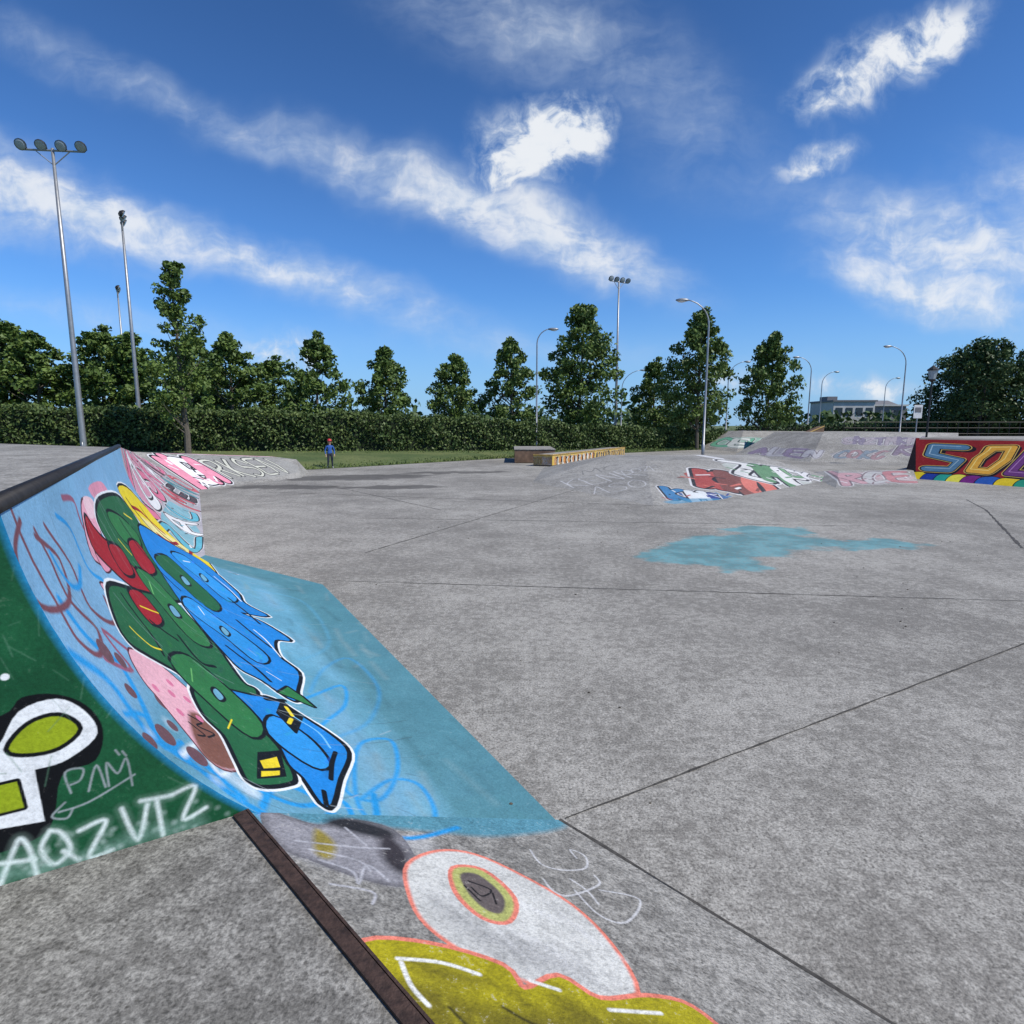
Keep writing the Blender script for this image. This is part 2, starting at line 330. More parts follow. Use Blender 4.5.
for q,c,w in [([(4.15,1.98),(3.95,1.82),(4.05,1.7)],BK_,.03),
    ([(5.46,2.66),(5.53,2.26),(5.5,1.93)],BK_,.03),([(5.7,1.35),(5.4,1.2),(5.2,1.1)],BK_,.03),([(3.93,2.21),(4.04,1.99)],BK_,.025),
    ([(6.5,1.35),(6.2,1.2),(5.9,1.1)],BK_,.03),([(4.7,1.55),(4.5,1.35),(4.3,1.25)],BK_,.03),([(3.8,2.45),(3.7,2.2),(3.55,2.1)],BK_,.025),
    ([(3.45,2.35),(3.5,2.2),(3.6,2.12)],YE,.014),([(4.0,2.3),(4.25,2.15)],YE,.014),([(4.85,2.6),(4.95,2.45)],YE,.016),([(5.9,2.65),(6.2,2.55)],YE,.018),([(3.15,1.7),(3.3,1.66)],YE,.01),
    ([(5.0,1.05),(5.4,1.12),(5.6,1.2)],WH,.014),([(6.6,1.2),(7.0,1.3),(7.3,1.45)],WH,.016),([(3.4,1.02),(3.6,1.05),(3.75,1.18)],(120,190,235),.014),([(4.4,1.15),(4.5,1.25)],WH,.01),
    ([(5.25,1.7),(5.4,1.75)],WH,.012),([(7.0,1.85),(7.25,1.75)],WH,.014),([(4.6,2.2),(4.8,2.25)],(120,190,110),.014),([(3.5,1.9),(3.7,1.9)],(110,180,100),.01),
    ([(3.0,1.12),(3.2,1.06),(3.35,1.0)],BK_,.03),([(2.72,1.22),(2.85,1.2)],BK_,.03),([(3.9,1.35),(4.0,1.2)],BK_,.04)]:
    cv.stroke(q,w,c)
cv.poly([(4.12,1.22),(4.3,1.12),(4.18,1.04),(4.02,.98),(4.1,1.12)],GR2,[(.022,BK_)],smooth=False)
cv.stroke([(3.0,1.95),(3.02,1.87),(2.95,1.9),(2.98,1.8),(2.9,1.84)],.012,(20,20,25)); cv.stroke([(2.92,1.95),(2.9,1.86),(2.85,1.9)],.012,(20,20,25))
for _ in range(160):
    x=r.uniform(2.5,8);y=r.uniform(.3,3.0); L_=r.uniform(.05,.4); cv.stroke([(x,y),(x+r.uniform(-.1,.1),y+L_)],r.uniform(.004,.012),r.choice([(60,70,75),(190,200,205),(150,160,165)]),soft=.008,op=.35,smooth=False)
piece(cv,8.5,1.9,1.9,.9,[(220,110,140),(235,235,235)],5,(215,150,170),'SA'); piece(cv,8.7,.8,1.7,.9,[(60,150,160),(230,200,210)],8,None,'KE')
IMQ=cv.image('ramp_paint'); MQ=mat_paint('painted_ramp',IMQ,.12,.14,.26,.45,dirt=.8)

qp=empty('quarter_pipe')
NA=30; sec=[]; ss=[2.43+i*(8.05-2.43)/10 for i in range(11)]
amax=R*TH
for s in ss: sec.append([(QP(s,amax*j/NA),(s,amax*j/NA)) for j in range(NA+1)])
b2=Vector((-5.13,9.65,0)); top2=D*8.75+NN*(TT+.02)+Vector((0,0,ZT))
last=sec[-1]
def sec2(j):
    k=j/NA; th=TH*k; fx=math.sin(th)/math.sin(TH); fz=(1-math.cos(th))/(1-math.cos(TH))
    p=b2.lerp(top2,fx); p.z=ZT*fz; return p
for m in (1,2,3,4):
    w=m/4
    sec.append([(last[j][0].lerp(sec2(j),w),(8.05+w*2.5,amax*j/NA)) for j in range(NA+1)])
V=[];UVc=[];Fc=[]
for row in sec:
    for p,u in row: V.append(p); UVc.append(u)
for i in range(len(sec)-1):
    for j in range(NA):
        a=i*(NA+1)+j; Fc.append((a,a+1,a+NA+2,a+NA+1))
o=mesh_obj('ramp_surface',V,Fc,[MQ],qp,True); set_uv(o,lambda i,c:cv.uv(*UVc[i]))
# end wall
cw=Canvas(-1.75,2.2,0,1.95,.0032,(22,82,50))
for _ in range(30):
    x=r.uniform(-.5,1);y=r.uniform(.6,1.8); cw.poly([(x-.2,y-.1),(x+.2,y-.08),(x+.2,y+.1),(x-.2,y+.12)],r.choice([(16,70,42),(28,92,56)]),soft=.08,op=.5)
cw.poly(cm('75,120 54,120 48,125 39,124 31,118 27,108 30,97 40,94 45,76 59,72 75,75'),BK_)
cw.poly(cm('60,110 55,110 49,120 39,122 32,116 29,107 36,101 44,99 60,101'),WH,[(.004,WH)])
cw.poly(cm('53,108 47,115 39,116 34,110 40,105 48,105'),(150,168,30),[(.014,BK_)])
cw.poly(cm('62,101 47,99 46,79 62,81'),WH,smooth=False); cw.poly(cm('62,96 52,96 51,86 62,86'),(150,168,30),[(.01,BK_)],smooth=False)
GY=(150,160,160)
for st in ('38,87 39,95 34,95 35,91 38,90','33,86 30,95 28,86','27,86 27,95 24,90 21,95 20,84','42,81 33,82 19,88','40,84 44,80 40,78 38,81','22,98 21,96','24,99 23,97'):
    cw.stroke(cm(st),.007,GY,soft=.005)
for st in ('60,60 55,72 53,75 51,70 50,60','59,68 50,66','45,75 48,69 45,62 40,66 42,73 45,75','42,66 38,61','37,72 29,73 35,61 28,61','24,76 20,62 16,75','18,77 9,76','13,76 12,61','8,76 0,77 5,65 -3,67'):
    cw.stroke(cm(st),.03,(170,200,185),soft=.03,op=.25); cw.stroke(cm(st),.014,(220,232,226),soft=.012)
for _ in range(70): cw.disc(.3+r.gauss(0,.25),.66+r.gauss(0,.04),.005,(200,220,210),soft=.02,op=.4)
cw.disc(.515,1.33,.012,WH); cw.stroke([(.6,.64),(.4,.6),(.2,.63),(0,.61)],.04,(170,210,195),soft=.06,op=.3)
for _ in range(60): x=r.uniform(-.3,.8);y=r.uniform(.6,1.8); cw.stroke([(x,y),(x+r.uniform(-.08,.08),y+r.uniform(-.12,.12))],r.uniform(.002,.006),(90,130,105),soft=.004,op=.4,smooth=False)
cw.stroke([(TT,ZT)]+[(T0+R*math.sin(th),R*(1-math.cos(th))) for th in np.linspace(TH,.3,16)],.022,LB,soft=.03,op=.8)
IMW=cw.image('end_wall_paint'); MW=mat_paint('painted_end_wall',IMW,.08,.1,.2,.25,dirt=.9)
pts=[(T0+R*math.sin(th),R*(1-math.cos(th))) for th in np.linspace(0.02,TH,24)]
tz=[(t,z) for t,z in pts]+[(12,ZT),(12,-.05),(T0,-.05)]
V=[D*SE+NN*t+Vector((0,0,z)) for t,z in tz]
o=mesh_obj('end_wall',V,[tuple(range(len(V)))],[MW],qp); set_uv(o,lambda i,c:cw.uv(*tz[i]))
Mdeck=mat_concrete('deck_concrete',.20,.34,.7)
dk=[D*SE+NN*(TT+.06),top2+NN*.06,Vector((-8.6,9.3,0)),Vector((-16,9.2,0)),D*SE+NN*12]
V=[Vector((p.x,p.y,ZT)) for p in dk]+[Vector((p.x,p.y,-.05)) for p in dk]
F=[(4,3,2,1,0)]+[(i,i+1,i+6,i+5) for i in (1,2,3)]
mesh_obj('deck',V,F,[Mdeck],qp)
mb=MB(); 
cl=[D*(SE-.01)+NN*(TT+.015)+Vector((0,0,ZT+.01)),top2+NN*.015+Vector((0,0,.01))]
mb.tube(cl,.028,10,0); 
c_=(cl[0]+cl[1])/2+NN*.055; mb.box((c_.x,c_.y,ZT-.004),((cl[1]-cl[0]).length,.07,.02),0,rot=math.atan2(D.y,D.x))
mb.obj('coping',[M_DARK],qp,True)
# far left bank
cb=Canvas(0,12,0,3.2,.01,(176,172,178))
piece(cb,.2,1.5,5.2,1.3,[(225,120,150),(240,240,240)],20,(215,150,170),'KOS'); piece(cb,5.8,1.5,5.6,1.3,[(220,120,150),(230,230,230),(90,60,70)],22,(205,165,178),'RANE')
piece(cb,.4,.25,4.8,1.1,[(90,180,200),(240,240,240)],31,(130,180,192),'ZAL'); piece(cb,5.6,.2,5.6,1.1,[(200,90,100),(70,60,66),(80,150,160)],35,(165,165,168),'MENO')
IB=cb.image('left_bank_paint'); MBk=mat_paint('painted_left_bank',IB,.3,.15,.33,fade=.1)
lb=empty('left_bank')
fa_=Vector((-10.5,19.7,0)); fb_=Vector((-13.6,21.2,1.2)); V=[];us=[]
for m_ in (0,1,2,3):
    for j in range(NA+1):
        k=j/NA; p=fa_.lerp(fb_,k); V.append(sec2(j).lerp(p,m_/3)); us.append((11.5*m_/3,2.9*k))
F=[(i*(NA+1)+j,i*(NA+1)+j+1,(i+1)*(NA+1)+j+1,(i+1)*(NA+1)+j) for i in range(3) for j in range(NA)]
o=mesh_obj('bank_face',V,F,[MBk],lb,True); set_uv(o,lambda i,c:cb.uv(*us[i]))
mesh_obj('bank_deck',[tuple(top2-Vector((0,0,.01))),(-13.6,21.2,1.2),(-19,21,1.15),(-14,9.3,1.6),(-8.6,9.3,1.7)],[(0,1,2,3,4)],[Mdeck],lb)
cb2=Canvas(0,8,0,2.2,.01)
cb2.poly([(.2,.3),(6.2,.4),(6.4,1.5),(.3,1.8)],(150,150,146),soft=.1,op=.6)
text(cb2,'ZORKSEN',.6,.5,5.2,1.0,.1,(205,205,190),[(.04,(60,60,60))],slant=.1,jit=.1); piece(cb2,.2,.25,1.6,1.5,[(230,150,170),(240,240,240)],41)
IB2=cb2.image('back_bank_paint'); MB2=mat_paint('painted_back_bank',IB2,.25,.2,.36)
bb=empty('back_bank')
P4b=[(-10.5,19.7,0),(-8.7,24.3,0),(-9.7,26.6,.62),(-13.6,21.2,1.2),(-19,21,1.15),(-12,29.5,.6),(-9.4,27.2,0)]
o=mesh_obj('bank_face',P4b,[(0,1,2,3),(3,2,5,4),(1,6,2)],[MB2],bb); us2=[(0,0),(6,0),(7.6,1.4),(.2,2.1),(0,0),(0,0),(6.2,0)]; set_uv(o,lambda i,c:cb2.uv(*us2[i]))

# ------------------------------------------------------------------ near platform and bank
MP=mat_concrete('platform_concrete',.15,.28,1.1)
plat=empty('near_platform')
Pp=[BB*(-2.31)+NB*C0,BB*7+NB*C0,Vector((0,-11,0)),Vector((-11.4,-10,0)),D*SE+NN*12]
mesh_obj('platform_top',[(p.x,p.y,PZ) for p in Pp],[(4,3,2,1,0)],[MP],plat)
cbk=Canvas(-2.4,4.2,-.05,1.66,.0032)
r=random.Random(11)
for _ in range(26):
    x=r.uniform(-2.35,-1.9);y=r.uniform(0,.6); cbk.disc(x,y,r.uniform(.03,.09),r.choice([(150,150,155),(95,95,100),(190,190,190)]),soft=.08,op=.5)
cbk.poly([(-2.4,-.05),(-2.2,.0),(-2.16,.2),(-2.1,.45),(-1.97,.75),(-1.85,1.1),(-1.88,1.66),(-2.4,1.66)],(88,145,162),soft=.05)
cbk.stroke([(-2.3,.05),(-2.1,.1),(-2.05,.35),(-1.95,.6),(-1.98,.9)],.03,LB,soft=.02)
cbk.poly(cm('-230,8 -214,24 -216,40 -204,55 -181,50 -166,37 -172,24 -190,10 -205,2'),(150,148,152),[(.01,(80,78,80))],soft=.06)
cbk.poly(cm('-216,29 -218,40 -204,54 -196,50 -204,38'),(45,44,46),soft=.05); cbk.poly([(-2.0,.5),(-1.85,.5),(-1.72,.40),(-1.8,.36),(-1.95,.42)],(60,55,58),soft=.05)
cbk.poly([(-2.12,.22),(-2.0,.24),(-1.9,.17),(-1.95,.13)],(150,135,60),soft=.03)
for q in ([(-1.9,.12),(-1.8,.2),(-1.72,.18),(-1.82,.28),(-1.7,.3)],[(-1.98,.12),(-1.86,.26),(-1.78,.27)],[(-1.75,.08),(-1.66,.2),(-1.6,.16)],[(-2.05,.1),(-1.95,.3),(-1.9,.44)],[(-2.1,.35),(-1.95,.36)]): cbk.stroke(q,.008,(195,195,200),soft=.012)
PK=(235,135,115)
cbk.poly(cm('-177,45 -182,65 -175,80 -156,89 -132,94 -109,88 -90,74 -93,58 -106,44 -123,33 -143,28 -160,33'),(210,210,204),[(.018,PK)],soft=.012)
cbk.poly([(-1.6,.4),(-1.4,.36),(-1.2,.42),(-1.0,.6),(-1.1,.66),(-1.35,.5)],(172,172,170),soft=.12,op=.7)
for _ in range(40):
    x=r.uniform(-1.75,-1.0);y=r.uniform(.38,.88); cbk.stroke([(x,y),(x+r.uniform(.05,.25),y+r.uniform(-.06,.06))],.012,r.choice([(165,165,163),(228,228,225),(185,185,183)]),soft=.02,op=.5)
cbk.poly(cm('-171,62 -165,76 -144,74 -133,59 -139,49 -156,50'),PK); cbk.poly(cm('-169,62 -164,74 -145,72 -135,59 -140,51 -155,52'),(185,188,110),soft=.01); 
cbk.poly(cm('-165,62 -162,70 -147,69 -139,60 -143,55 -154,56'),(105,95,92),soft=.012)
for q in ([(-1.6,.62),(-1.52,.67),(-1.5,.6),(-1.56,.6)],[(-1.5,.66),(-1.44,.62)],[(-1.58,.58),(-1.48,.57)]): cbk.stroke(q,.008,(25,22,22))
cbk.poly(cm('-144,3 -135,22 -118,38 -107,37 -106,53 -93,58 -86,76 -76,87 -62,80 -66,37 -79,20 -96,3 -108,-5 -130,-5'),(172,162,24),[(.02,PK)])
for q in ([(-1.25,.0),(-1.2,.12),(-1.08,.2),(-1.0,.34),(-.85,.5),(-.7,.6),(-.7,.2),(-.95,-.03)],[(-1.0,.45),(-.92,.5),(-.85,.6),(-.75,.7),(-.78,.6),(-.9,.42)],[(-1.33,.1),(-1.25,.2),(-1.15,.27),(-1.2,.15)]): cbk.poly(q,(104,96,26),soft=.08,op=.8)
for _ in range(40):
    x=r.uniform(-1.35,-.7);y=r.uniform(0,.75)
    if cbk.a[int((y-cbk.y0)/.0032),int((x-cbk.x0)/.0032),2]<.03: cbk.stroke([(x,y),(x+r.uniform(.03,.15),y+r.uniform(-.05,.05))],.012,r.choice([(120,112,24),(186,176,40)]),soft=.02,op=.5)
for q in ('-134,8 -127,20 -118,28','-132,8 -123,5 -115,5','-109,42 -102,48','-89,57 -80,73'): cbk.stroke(cm(q),.016,(232,232,226),soft=.006)
cbk.stroke([(-1.05,.25),(-.95,.3),(-.88,.42)],.01,(60,55,20),soft=.01); cbk.stroke([(-1.12,.1),(-1.0,.12),(-.9,.25)],.01,(60,55,20),soft=.01)
for q in ('-171,113 -160,108 -153,114 -150,129 -158,140 -165,137 -158,133','-150,98 -142,95 -137,100 -138,123 -144,128','-146,112 -137,112 -128,108','-139,106 -123,101 -115,109 -123,133 -135,119'): cbk.stroke(cm(q),.01,(205,205,205),soft=.008)
IBK=cbk.image('near_bank_paint'); MNB=mat_paint('painted_near_bank',IBK,.34,.18,.34,1.,dirt=1.4)
nb=empty('near_bank')
q0,q1=(-2.31,0),(-1.911,1.6177)
V=[BK(*q0),BK(*q1),BK(7,1.6177),BK(7,0)]; us3=[q0,q1,(7,1.6177),(7,0)]
o=mesh_obj('bank_face',V,[(0,1,2,3)],[MNB],nb); set_uv(o,lambda i,c:cbk.uv(*us3[i]))
e0=BK(*q0); e1=BK(*q1); mesh_obj('bank_end',[e0,e1,(e0.x,e0.y,-.02),(e1.x,e1.y,-.02)],[(0,1,3,2)],[MP],nb)
mb=MB(); L=9.3; c_=BB*((-2.31+7)/2)+NB*(C0-.022)
mb.box((c_.x,c_.y,PZ+.004),(L,.05,.018),0,rot=-math.pi/4); c_=c_+NB*.028; mb.box((c_.x,c_.y,PZ-.012),(L,.012,.05),0,rot=-math.pi/4)
mb.obj('steel_edge',[M_RUST],nb)

# ------------------------------------------------------------------ concrete floor
m,t,b=newmat('concrete_floor'); g,col,mid,fin,gr,big=concrete_nodes(t,b,.20,.345,1.0)
wn=t.noise(g,1.3,2,.65,0,1); sub=t.new('ShaderNodeVectorMath',operation='SUBTRACT'); t.l.new(wn,sub.inputs[0]); sub.inputs[1].default_value=(.5,.5,.5)
sc=t.new('ShaderNodeVectorMath',operation='SCALE'); t.l.new(sub.outputs[0],sc.inputs[0]); sc.inputs['Scale'].default_value=1.5
ad=t.new('ShaderNodeVectorMath',operation='ADD'); t.l.new(g,ad.inputs[0]); t.l.new(sc.outputs[0],ad.inputs[1])
sx=t.new('ShaderNodeVectorMath',operation='MULTIPLY'); t.l.new(ad.outputs[0],sx.inputs[0]); sx.inputs[1].default_value=(1,1,0); pv=sx.outputs[0]
def un(L_):
    x=L_[0]
    for y in L_[1:]: x=t.math('MAXIMUM',x,y)
    return x
tm=un([t.ellm(pv,4.3,10.6,2.2,1.3,20),t.ellm(pv,3.1,9.4,1.2,1.0,0),t.ellm(pv,6.3,10.6,1.5,.65,0),t.ellm(pv,5.2,12.0,1.3,.6,0)])
tm=t.ramp(tm,.03,.3); tm=t.math('MULTIPLY',tm,t.ramp(fin,.32,.6,.5,.9))
col=t.mix(tm,col,t.mix(t.ramp(mid,.4,.6),(.085,.24,.27),(.125,.33,.37)))
wm=un([t.ellm(pv,-6.5,24.5,4.5,1.8,15),t.ellm(pv,-8.0,20.6,2.8,1.,0),t.ellm(pv,-2.6,27,3.4,1.,10),t.ellm(pv,-4.2,20.5,2.4,.8,0)])
wm=t.ramp(wm,.05,.35,0,.7); col=t.mix(wm,col,(.055,.052,.048))
st=t.ramp(t.noise(g,.55,3,.7),.54,.72,0,.28); col=t.mix(st,col,(.14,.134,.12))
t.l.new(col,b.inputs['Base Color'])
fl=[(-12,-14),(70,-14),(70,50),(42,60),(22,56.5),(-.8,38.5),(-9.5,29.5),(-11,27),(-11,20),(-7,9)]
mesh_obj('concrete_floor',[(x,y,0) for x,y in fl],[tuple(range(len(fl)))],[m])
M_J=simple('joint_filler',(.06,.056,.05),.9,0,.5,30)
mb=MB()
def strip(a,b,w,z=.004):
    a=Vector((a[0],a[1],z));b=Vector((b[0],b[1],z)); d_=(b-a); L_=d_.length; d_.normalize(); n_=Vector((-d_.y,d_.x,0)); N=max(2,int(L_/.12)); v=[];f=[]
    for i in range(N+1):
        p=a.lerp(b,i/N)+n_*random.uniform(-.003,.003); ww=w*random.uniform(.4,1.4)/2
        v+=[p-n_*ww,p+n_*ww]
        if i<N: f.append((2*i,2*i+2,2*i+3,2*i+1))
    mb.add(v,f)
e1=BK(*q1)
strip((e1.x+.03,e1.y+.01),(13,9.95),.015); strip((e1.x,e1.y),(e1.x+5,e1.y-5),.015,.005)
strip((-2.5,8.0),(14,6.2),.016); strip((-2.5,9.8),(3.2,22),.025); strip((-1.8,14.9),(-6.5,21),.025)
strip((9.0,10.2),(12.1,14.9),.05); strip((12.1,14.9),(13.2,17.),.03); strip((7.5,12.5),(-3.5,13.6),.02); strip((4,15.7),(-8,19),.025)
mb.obj('expansion_joints',[M_J])
mb=MB()
for _ in range(70):
    x=random.uniform(-2,9);y=random.uniform(2.6,16); s_=random.uniform(.006,.015)
    mb.ell((x,y,s_*.4),(s_,s_*random.uniform(.5,1),s_*.5),0,6,3)
mb.obj('scattered_pebbles',[simple('pebble',(.07,.06,.045),.9,0,.6,3)])

# ------------------------------------------------------------------ ground, grass bank
m,t,b=newmat('grass',.95); g=t.new('ShaderNodeNewGeometry').outputs['Position']
n1=t.noise(g,.4,3,.6);n2=t.noise(g,9,3,.7)
c=t.mix(t.ramp(n1,.35,.65),(.065,.10,.025),(.12,.145,.045)); c=t.mix(1.,c,t.ramp(n2,.3,.7,.6,1.4,False),'MULTIPLY'); t.l.new(c,b.inputs['Base Color']); MG=m
Rg=1500; mesh_obj('ground',[(-Rg,-Rg,-.02),(Rg,-Rg,-.02),(Rg,Rg,-.02),(-Rg,Rg,-.02)],[(0,1,2,3)],[MG])
HL=[(-60,32,.6,3.35),(-31,36,.6,3.2),(-13.5,38,.5,2.95),(-1,43.3,.3,2.5),(10,49.5,.15,1.95),(21.4,56,.05,1.4),(27,60,.0,1.3)]
fr=[(-50,20,0),(-19,22,.0),(-9.5,28.9,.0),(-.8,38.2,0),(9,46.2,0),(22,56.3,0),(27,59,0)]
V=[];F=[]
for i in range(len(HL)):
    hx,hy,hb,_=HL[i]; f_=Vector(fr[i]); h_=Vector((hx,hy,hb))
    V+=[f_+Vector((0,0,.012)),f_.lerp(h_,.45)+Vector((0,0,hb*.3)),h_,h_+Vector((0,6,-.03)),h_+Vector((0,9,-hb-.03))]
for i in range(len(HL)-1):
    for j in range(4): F.append((i*5+j,i*5+5+j,i*5+6+j,i*5+1+j))
mesh_obj('grass_bank',V,F,[MG],smooth=True)
def foliage_mat(name,a,bcol):
    m,t,b=newmat(name,.55); g=t.new('ShaderNodeNewGeometry')
    n=t.noise(g.outputs['Position'],.9,1,.6)
    f=t.math('ADD',t.math('MULTIPLY',g.outputs['Random Per Island'],.6),t.math('MULTIPLY',t.ramp(n,.35,.65,0,1),.4))
    c=t.mix(f,a,bcol); t.l.new(c,b.inputs['Base Color']); b.inputs['Specular IOR Level'].default_value=.3
    return m
M_LEAF=foliage_mat('tree_leaves',(.05,.095,.02),(.14,.205,.045))
M_LEAF2=foliage_mat('dark_leaves',(.03,.062,.02),(.08,.13,.036))
M_HEDGE=foliage_mat('hedge_leaves',(.038,.075,.02),(.135,.18,.055))
M_BLADE=foliage_mat('grass_blades',(.07,.11,.025),(.16,.2,.06))
M_BARK=simple('bark',(.11,.095,.075),.9,0,.3,14,.5)
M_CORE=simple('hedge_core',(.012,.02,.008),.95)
def leaf_arrays(C,size,flat=0.):
    n=len(C); nrm=rng.normal(size=(n,3)); nrm[:,2]=np.abs(nrm[:,2])+flat; nrm/=np.linalg.norm(nrm,axis=1)[:,None]
    a=np.cross(nrm,rng.normal(size=(n,3))); a/=np.linalg.norm(a,axis=1)[:,None]+1e-9; b_=np.cross(nrm,a)
    s=(size*rng.uniform(.6,1.3,n))[:,None]
    return np.stack([C-a*s*.5,C+b_*s*.3,C+a*s*.5,C-b_*s*.3],1).reshape(-1,3)
def quad_obj(name,Vq,extra=None,mats=()):
    n=len(Vq)//4; ev,ef,em=(extra.v,extra.f,extra.m) if extra else ([],[],[])
    k=len(ev); V_=np.vstack([np.array(ev,float).reshape(-1,3),Vq]); 
    F_=[tuple(f) for f in ef]+[(k+4*i,k+4*i+1,k+4*i+2,k+4*i+3) for i in range(n)]
    me=bpy.data.meshes.new(name); me.from_pydata(V_.tolist(),[],F_)
    for m_ in mats: me.materials.append(m_)
    me.polygons.foreach_set('material_index',np.array(list(em)+[1]*n,dtype=np.int32)); me.update(); return me
def hedge(name,line,depth,n,leaf,mat):
    P=np.array(line,float); seg=np.linalg.norm(np.diff(P[:,:2],axis=0),axis=1); cum=np.concatenate([[0],np.cumsum(seg)])
    def at(sv):
        return np.stack([np.interp(sv,cum,P[:,k]) for k in range(4)],1)
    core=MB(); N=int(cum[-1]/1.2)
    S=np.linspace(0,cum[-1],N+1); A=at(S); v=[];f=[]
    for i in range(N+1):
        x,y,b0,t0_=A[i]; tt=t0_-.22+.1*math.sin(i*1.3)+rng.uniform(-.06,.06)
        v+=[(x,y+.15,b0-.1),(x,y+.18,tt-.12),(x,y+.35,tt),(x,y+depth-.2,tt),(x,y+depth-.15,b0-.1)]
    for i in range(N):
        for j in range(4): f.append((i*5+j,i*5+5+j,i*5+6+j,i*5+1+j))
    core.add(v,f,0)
    sv=rng.uniform(0,cum[-1],n); A=at(sv); hgt=A[:,3]-A[:,2]
    u=rng.random(n); top=u<.35
    z=np.where(top,A[:,3]+rng.normal(-.05,.1,n),A[:,2]+hgt*rng.random(n)**.9)
    yy=np.where(top,rng.uniform(0,depth,n),rng.normal(.0,.16,n))
    z+=np.sin(sv*.9)*.06+np.sin(sv*2.7+1)*.05+np.where(top,np.sin(sv*1.9)*np.sin(sv*.63)*.16,0); yy+=np.sin(sv*1.7+z*2.5)*.15
    C=np.stack([A[:,0],A[:,1]+yy,z],1)
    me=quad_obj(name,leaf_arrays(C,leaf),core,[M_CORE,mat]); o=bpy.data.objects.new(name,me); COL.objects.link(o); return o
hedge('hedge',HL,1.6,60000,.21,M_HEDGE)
hedge('hedge',[(24,62,0,1.9),(34,64,0,2.2),(50,60,0,2.6),(80,52,0,2.8)],2.5,12000,.28,M_LEAF2)
n=12000; i_=rng.integers(0,len(fr)-1,n); w_=rng.random(n); fa=np.array(fr); ha=np.array([(h[0],h[1],h[2]) for h in HL]); e_=fa[i_]*(1-w_[:,None])+fa[i_+1]*w_[:,None]; h_=ha[i_]*(1-w_[:,None])+ha[i_+1]*w_[:,None]
q_=rng.random(n)**1.5; C=e_*(1-q_[:,None])+h_*q_[:,None]; C[:,2]=h_[:,2]*np.where(q_<.45,q_/.45*.3,.3+(q_-.45)/.55*.7)+.02
an=rng.uniform(0,math.pi,n); dx=np.stack([np.cos(an),np.sin(an),np.zeros(n)],1)*.05; up=np.stack([rng.normal(0,.03,n),rng.normal(0,.03,n),rng.uniform(.05,.15,n)],1)
Vq=np.stack([C-dx,C+dx,C+dx*.3+up,C-dx*.3+up],1).reshape(-1,3)
me=quad_obj('grass_tufts',Vq,None,[MG,M_BLADE]); COL.objects.link(bpy.data.objects.new('grass_tufts',me))

# ------------------------------------------------------------------ trees
def make_tree(Ht,Wd,cb_,seed,style='round',leaf=.24,nc=75,per=85):
    rg=np.random.default_rng(seed); mb=MB(); rt=.045+.012*Ht
    tp=[(0,0,-.1)]; x=y=0
    for i in range(1,9):
        x+=rg.normal(0,.05);y+=rg.normal(0,.05); tp.append((x,y,Ht*.94*i/8))
    mb.tube(tp,[rt*(1-.9*i/8)+.01 for i in range(9)],8,0)
    def trunk(z):
        k=min(max(z/(Ht*.94)*8,0),7.99); i=int(k); a=Vector(tp[i]);b=Vector(tp[i+1]); return a.lerp(b,k-i)
    ctr=[];rad=[]
    def prof(u):
        if style=='slim': return .2+.8*(1-u)**.8*min(1,u*5+.35)
        if style=='pine': return math.sqrt(max(0,1-(1.5*(u-.35))**2))
        return (min(1,(u/.28)**.6*.55+.5) if u<.28 else max(.15,1-((u-.28)/.76)**2.2))
    for i in range(nc):
        u=rg.random()**(.95); z=cb_+(Ht-cb_)*u; rr_=Wd/2*prof(u)*math.sqrt(rg.uniform(.03,1.0)); a=rg.uniform(0,2*math.pi)
        lump=1+.13*math.sin(3*a+seed)+.1*math.sin(5*a+7*u+seed)
        ctr.append((trunk(z)[0]+math.cos(a)*rr_*lump,trunk(z)[1]+math.sin(a)*rr_*lump,z+rg.normal(0,.15)))
        rad.append(Wd*rg.uniform(.085,.15)*(1-.4*u))
    for k in range(4): ctr.append((tp[-1][0]+rg.normal(0,.15),tp[-1][1]+rg.normal(0,.15),Ht-.15-.28*k)); rad.append(.22+.07*k)
    for i in range(0,len(ctr)-1,3):
        c=Vector(ctr[i]); h=math.hypot(c.x,c.y); zb=max(cb_*.75,c.z-h*(.9 if style!='slim' else 1.1)-.2); s0=trunk(zb); md=s0.lerp(c,.55)+Vector((0,0,-.08*h))
        mb.tube([s0,md,c],[rt*.32*(1-zb/Ht)+.012,.022,.008],5,0,False)
    C=[]
    for c,r_ in zip(ctr,rad):
        k=int(per*rg.uniform(.6,1.3)); d_=rg.normal(size=(k,3)); d_/=np.linalg.norm(d_,axis=1)[:,None]
        C.append(np.array(c)+d_*(r_*rg.random(k)**.45)[:,None]*np.array([1.15,1.15,.85]))
    C=np.vstack(C); return quad_obj('tree_mesh',leaf_arrays(C,leaf),mb,[M_BARK,M_LEAF])
def put(name,me,x,y,z,rot,s=1,sz=None):
    o=bpy.data.objects.new(name,me); o.location=(x,y,z); o.rotation_euler=(0,0,rot); o.scale=(s,s,sz or s); COL.objects.link(o); return o
protos=[make_tree(8,4.6,1.5,s,'round',.27,130,70) for s in (1,2,3,4)]
big=[make_tree(11,6.2,2.2,s,'round',.31,170,75) for s in (11,12)]
slim=make_tree(11,3.9,1.7,21,'slim',.24,100,60)
pine=[]
for s in (31,32):
    me=make_tree(10,9,1.6,s,'pine',.34,160,95); me.materials[1]=M_LEAF2; pine.append(me)
put('young_poplar_tree',slim,-18.7,34.2,.35,0.3,1,.97)
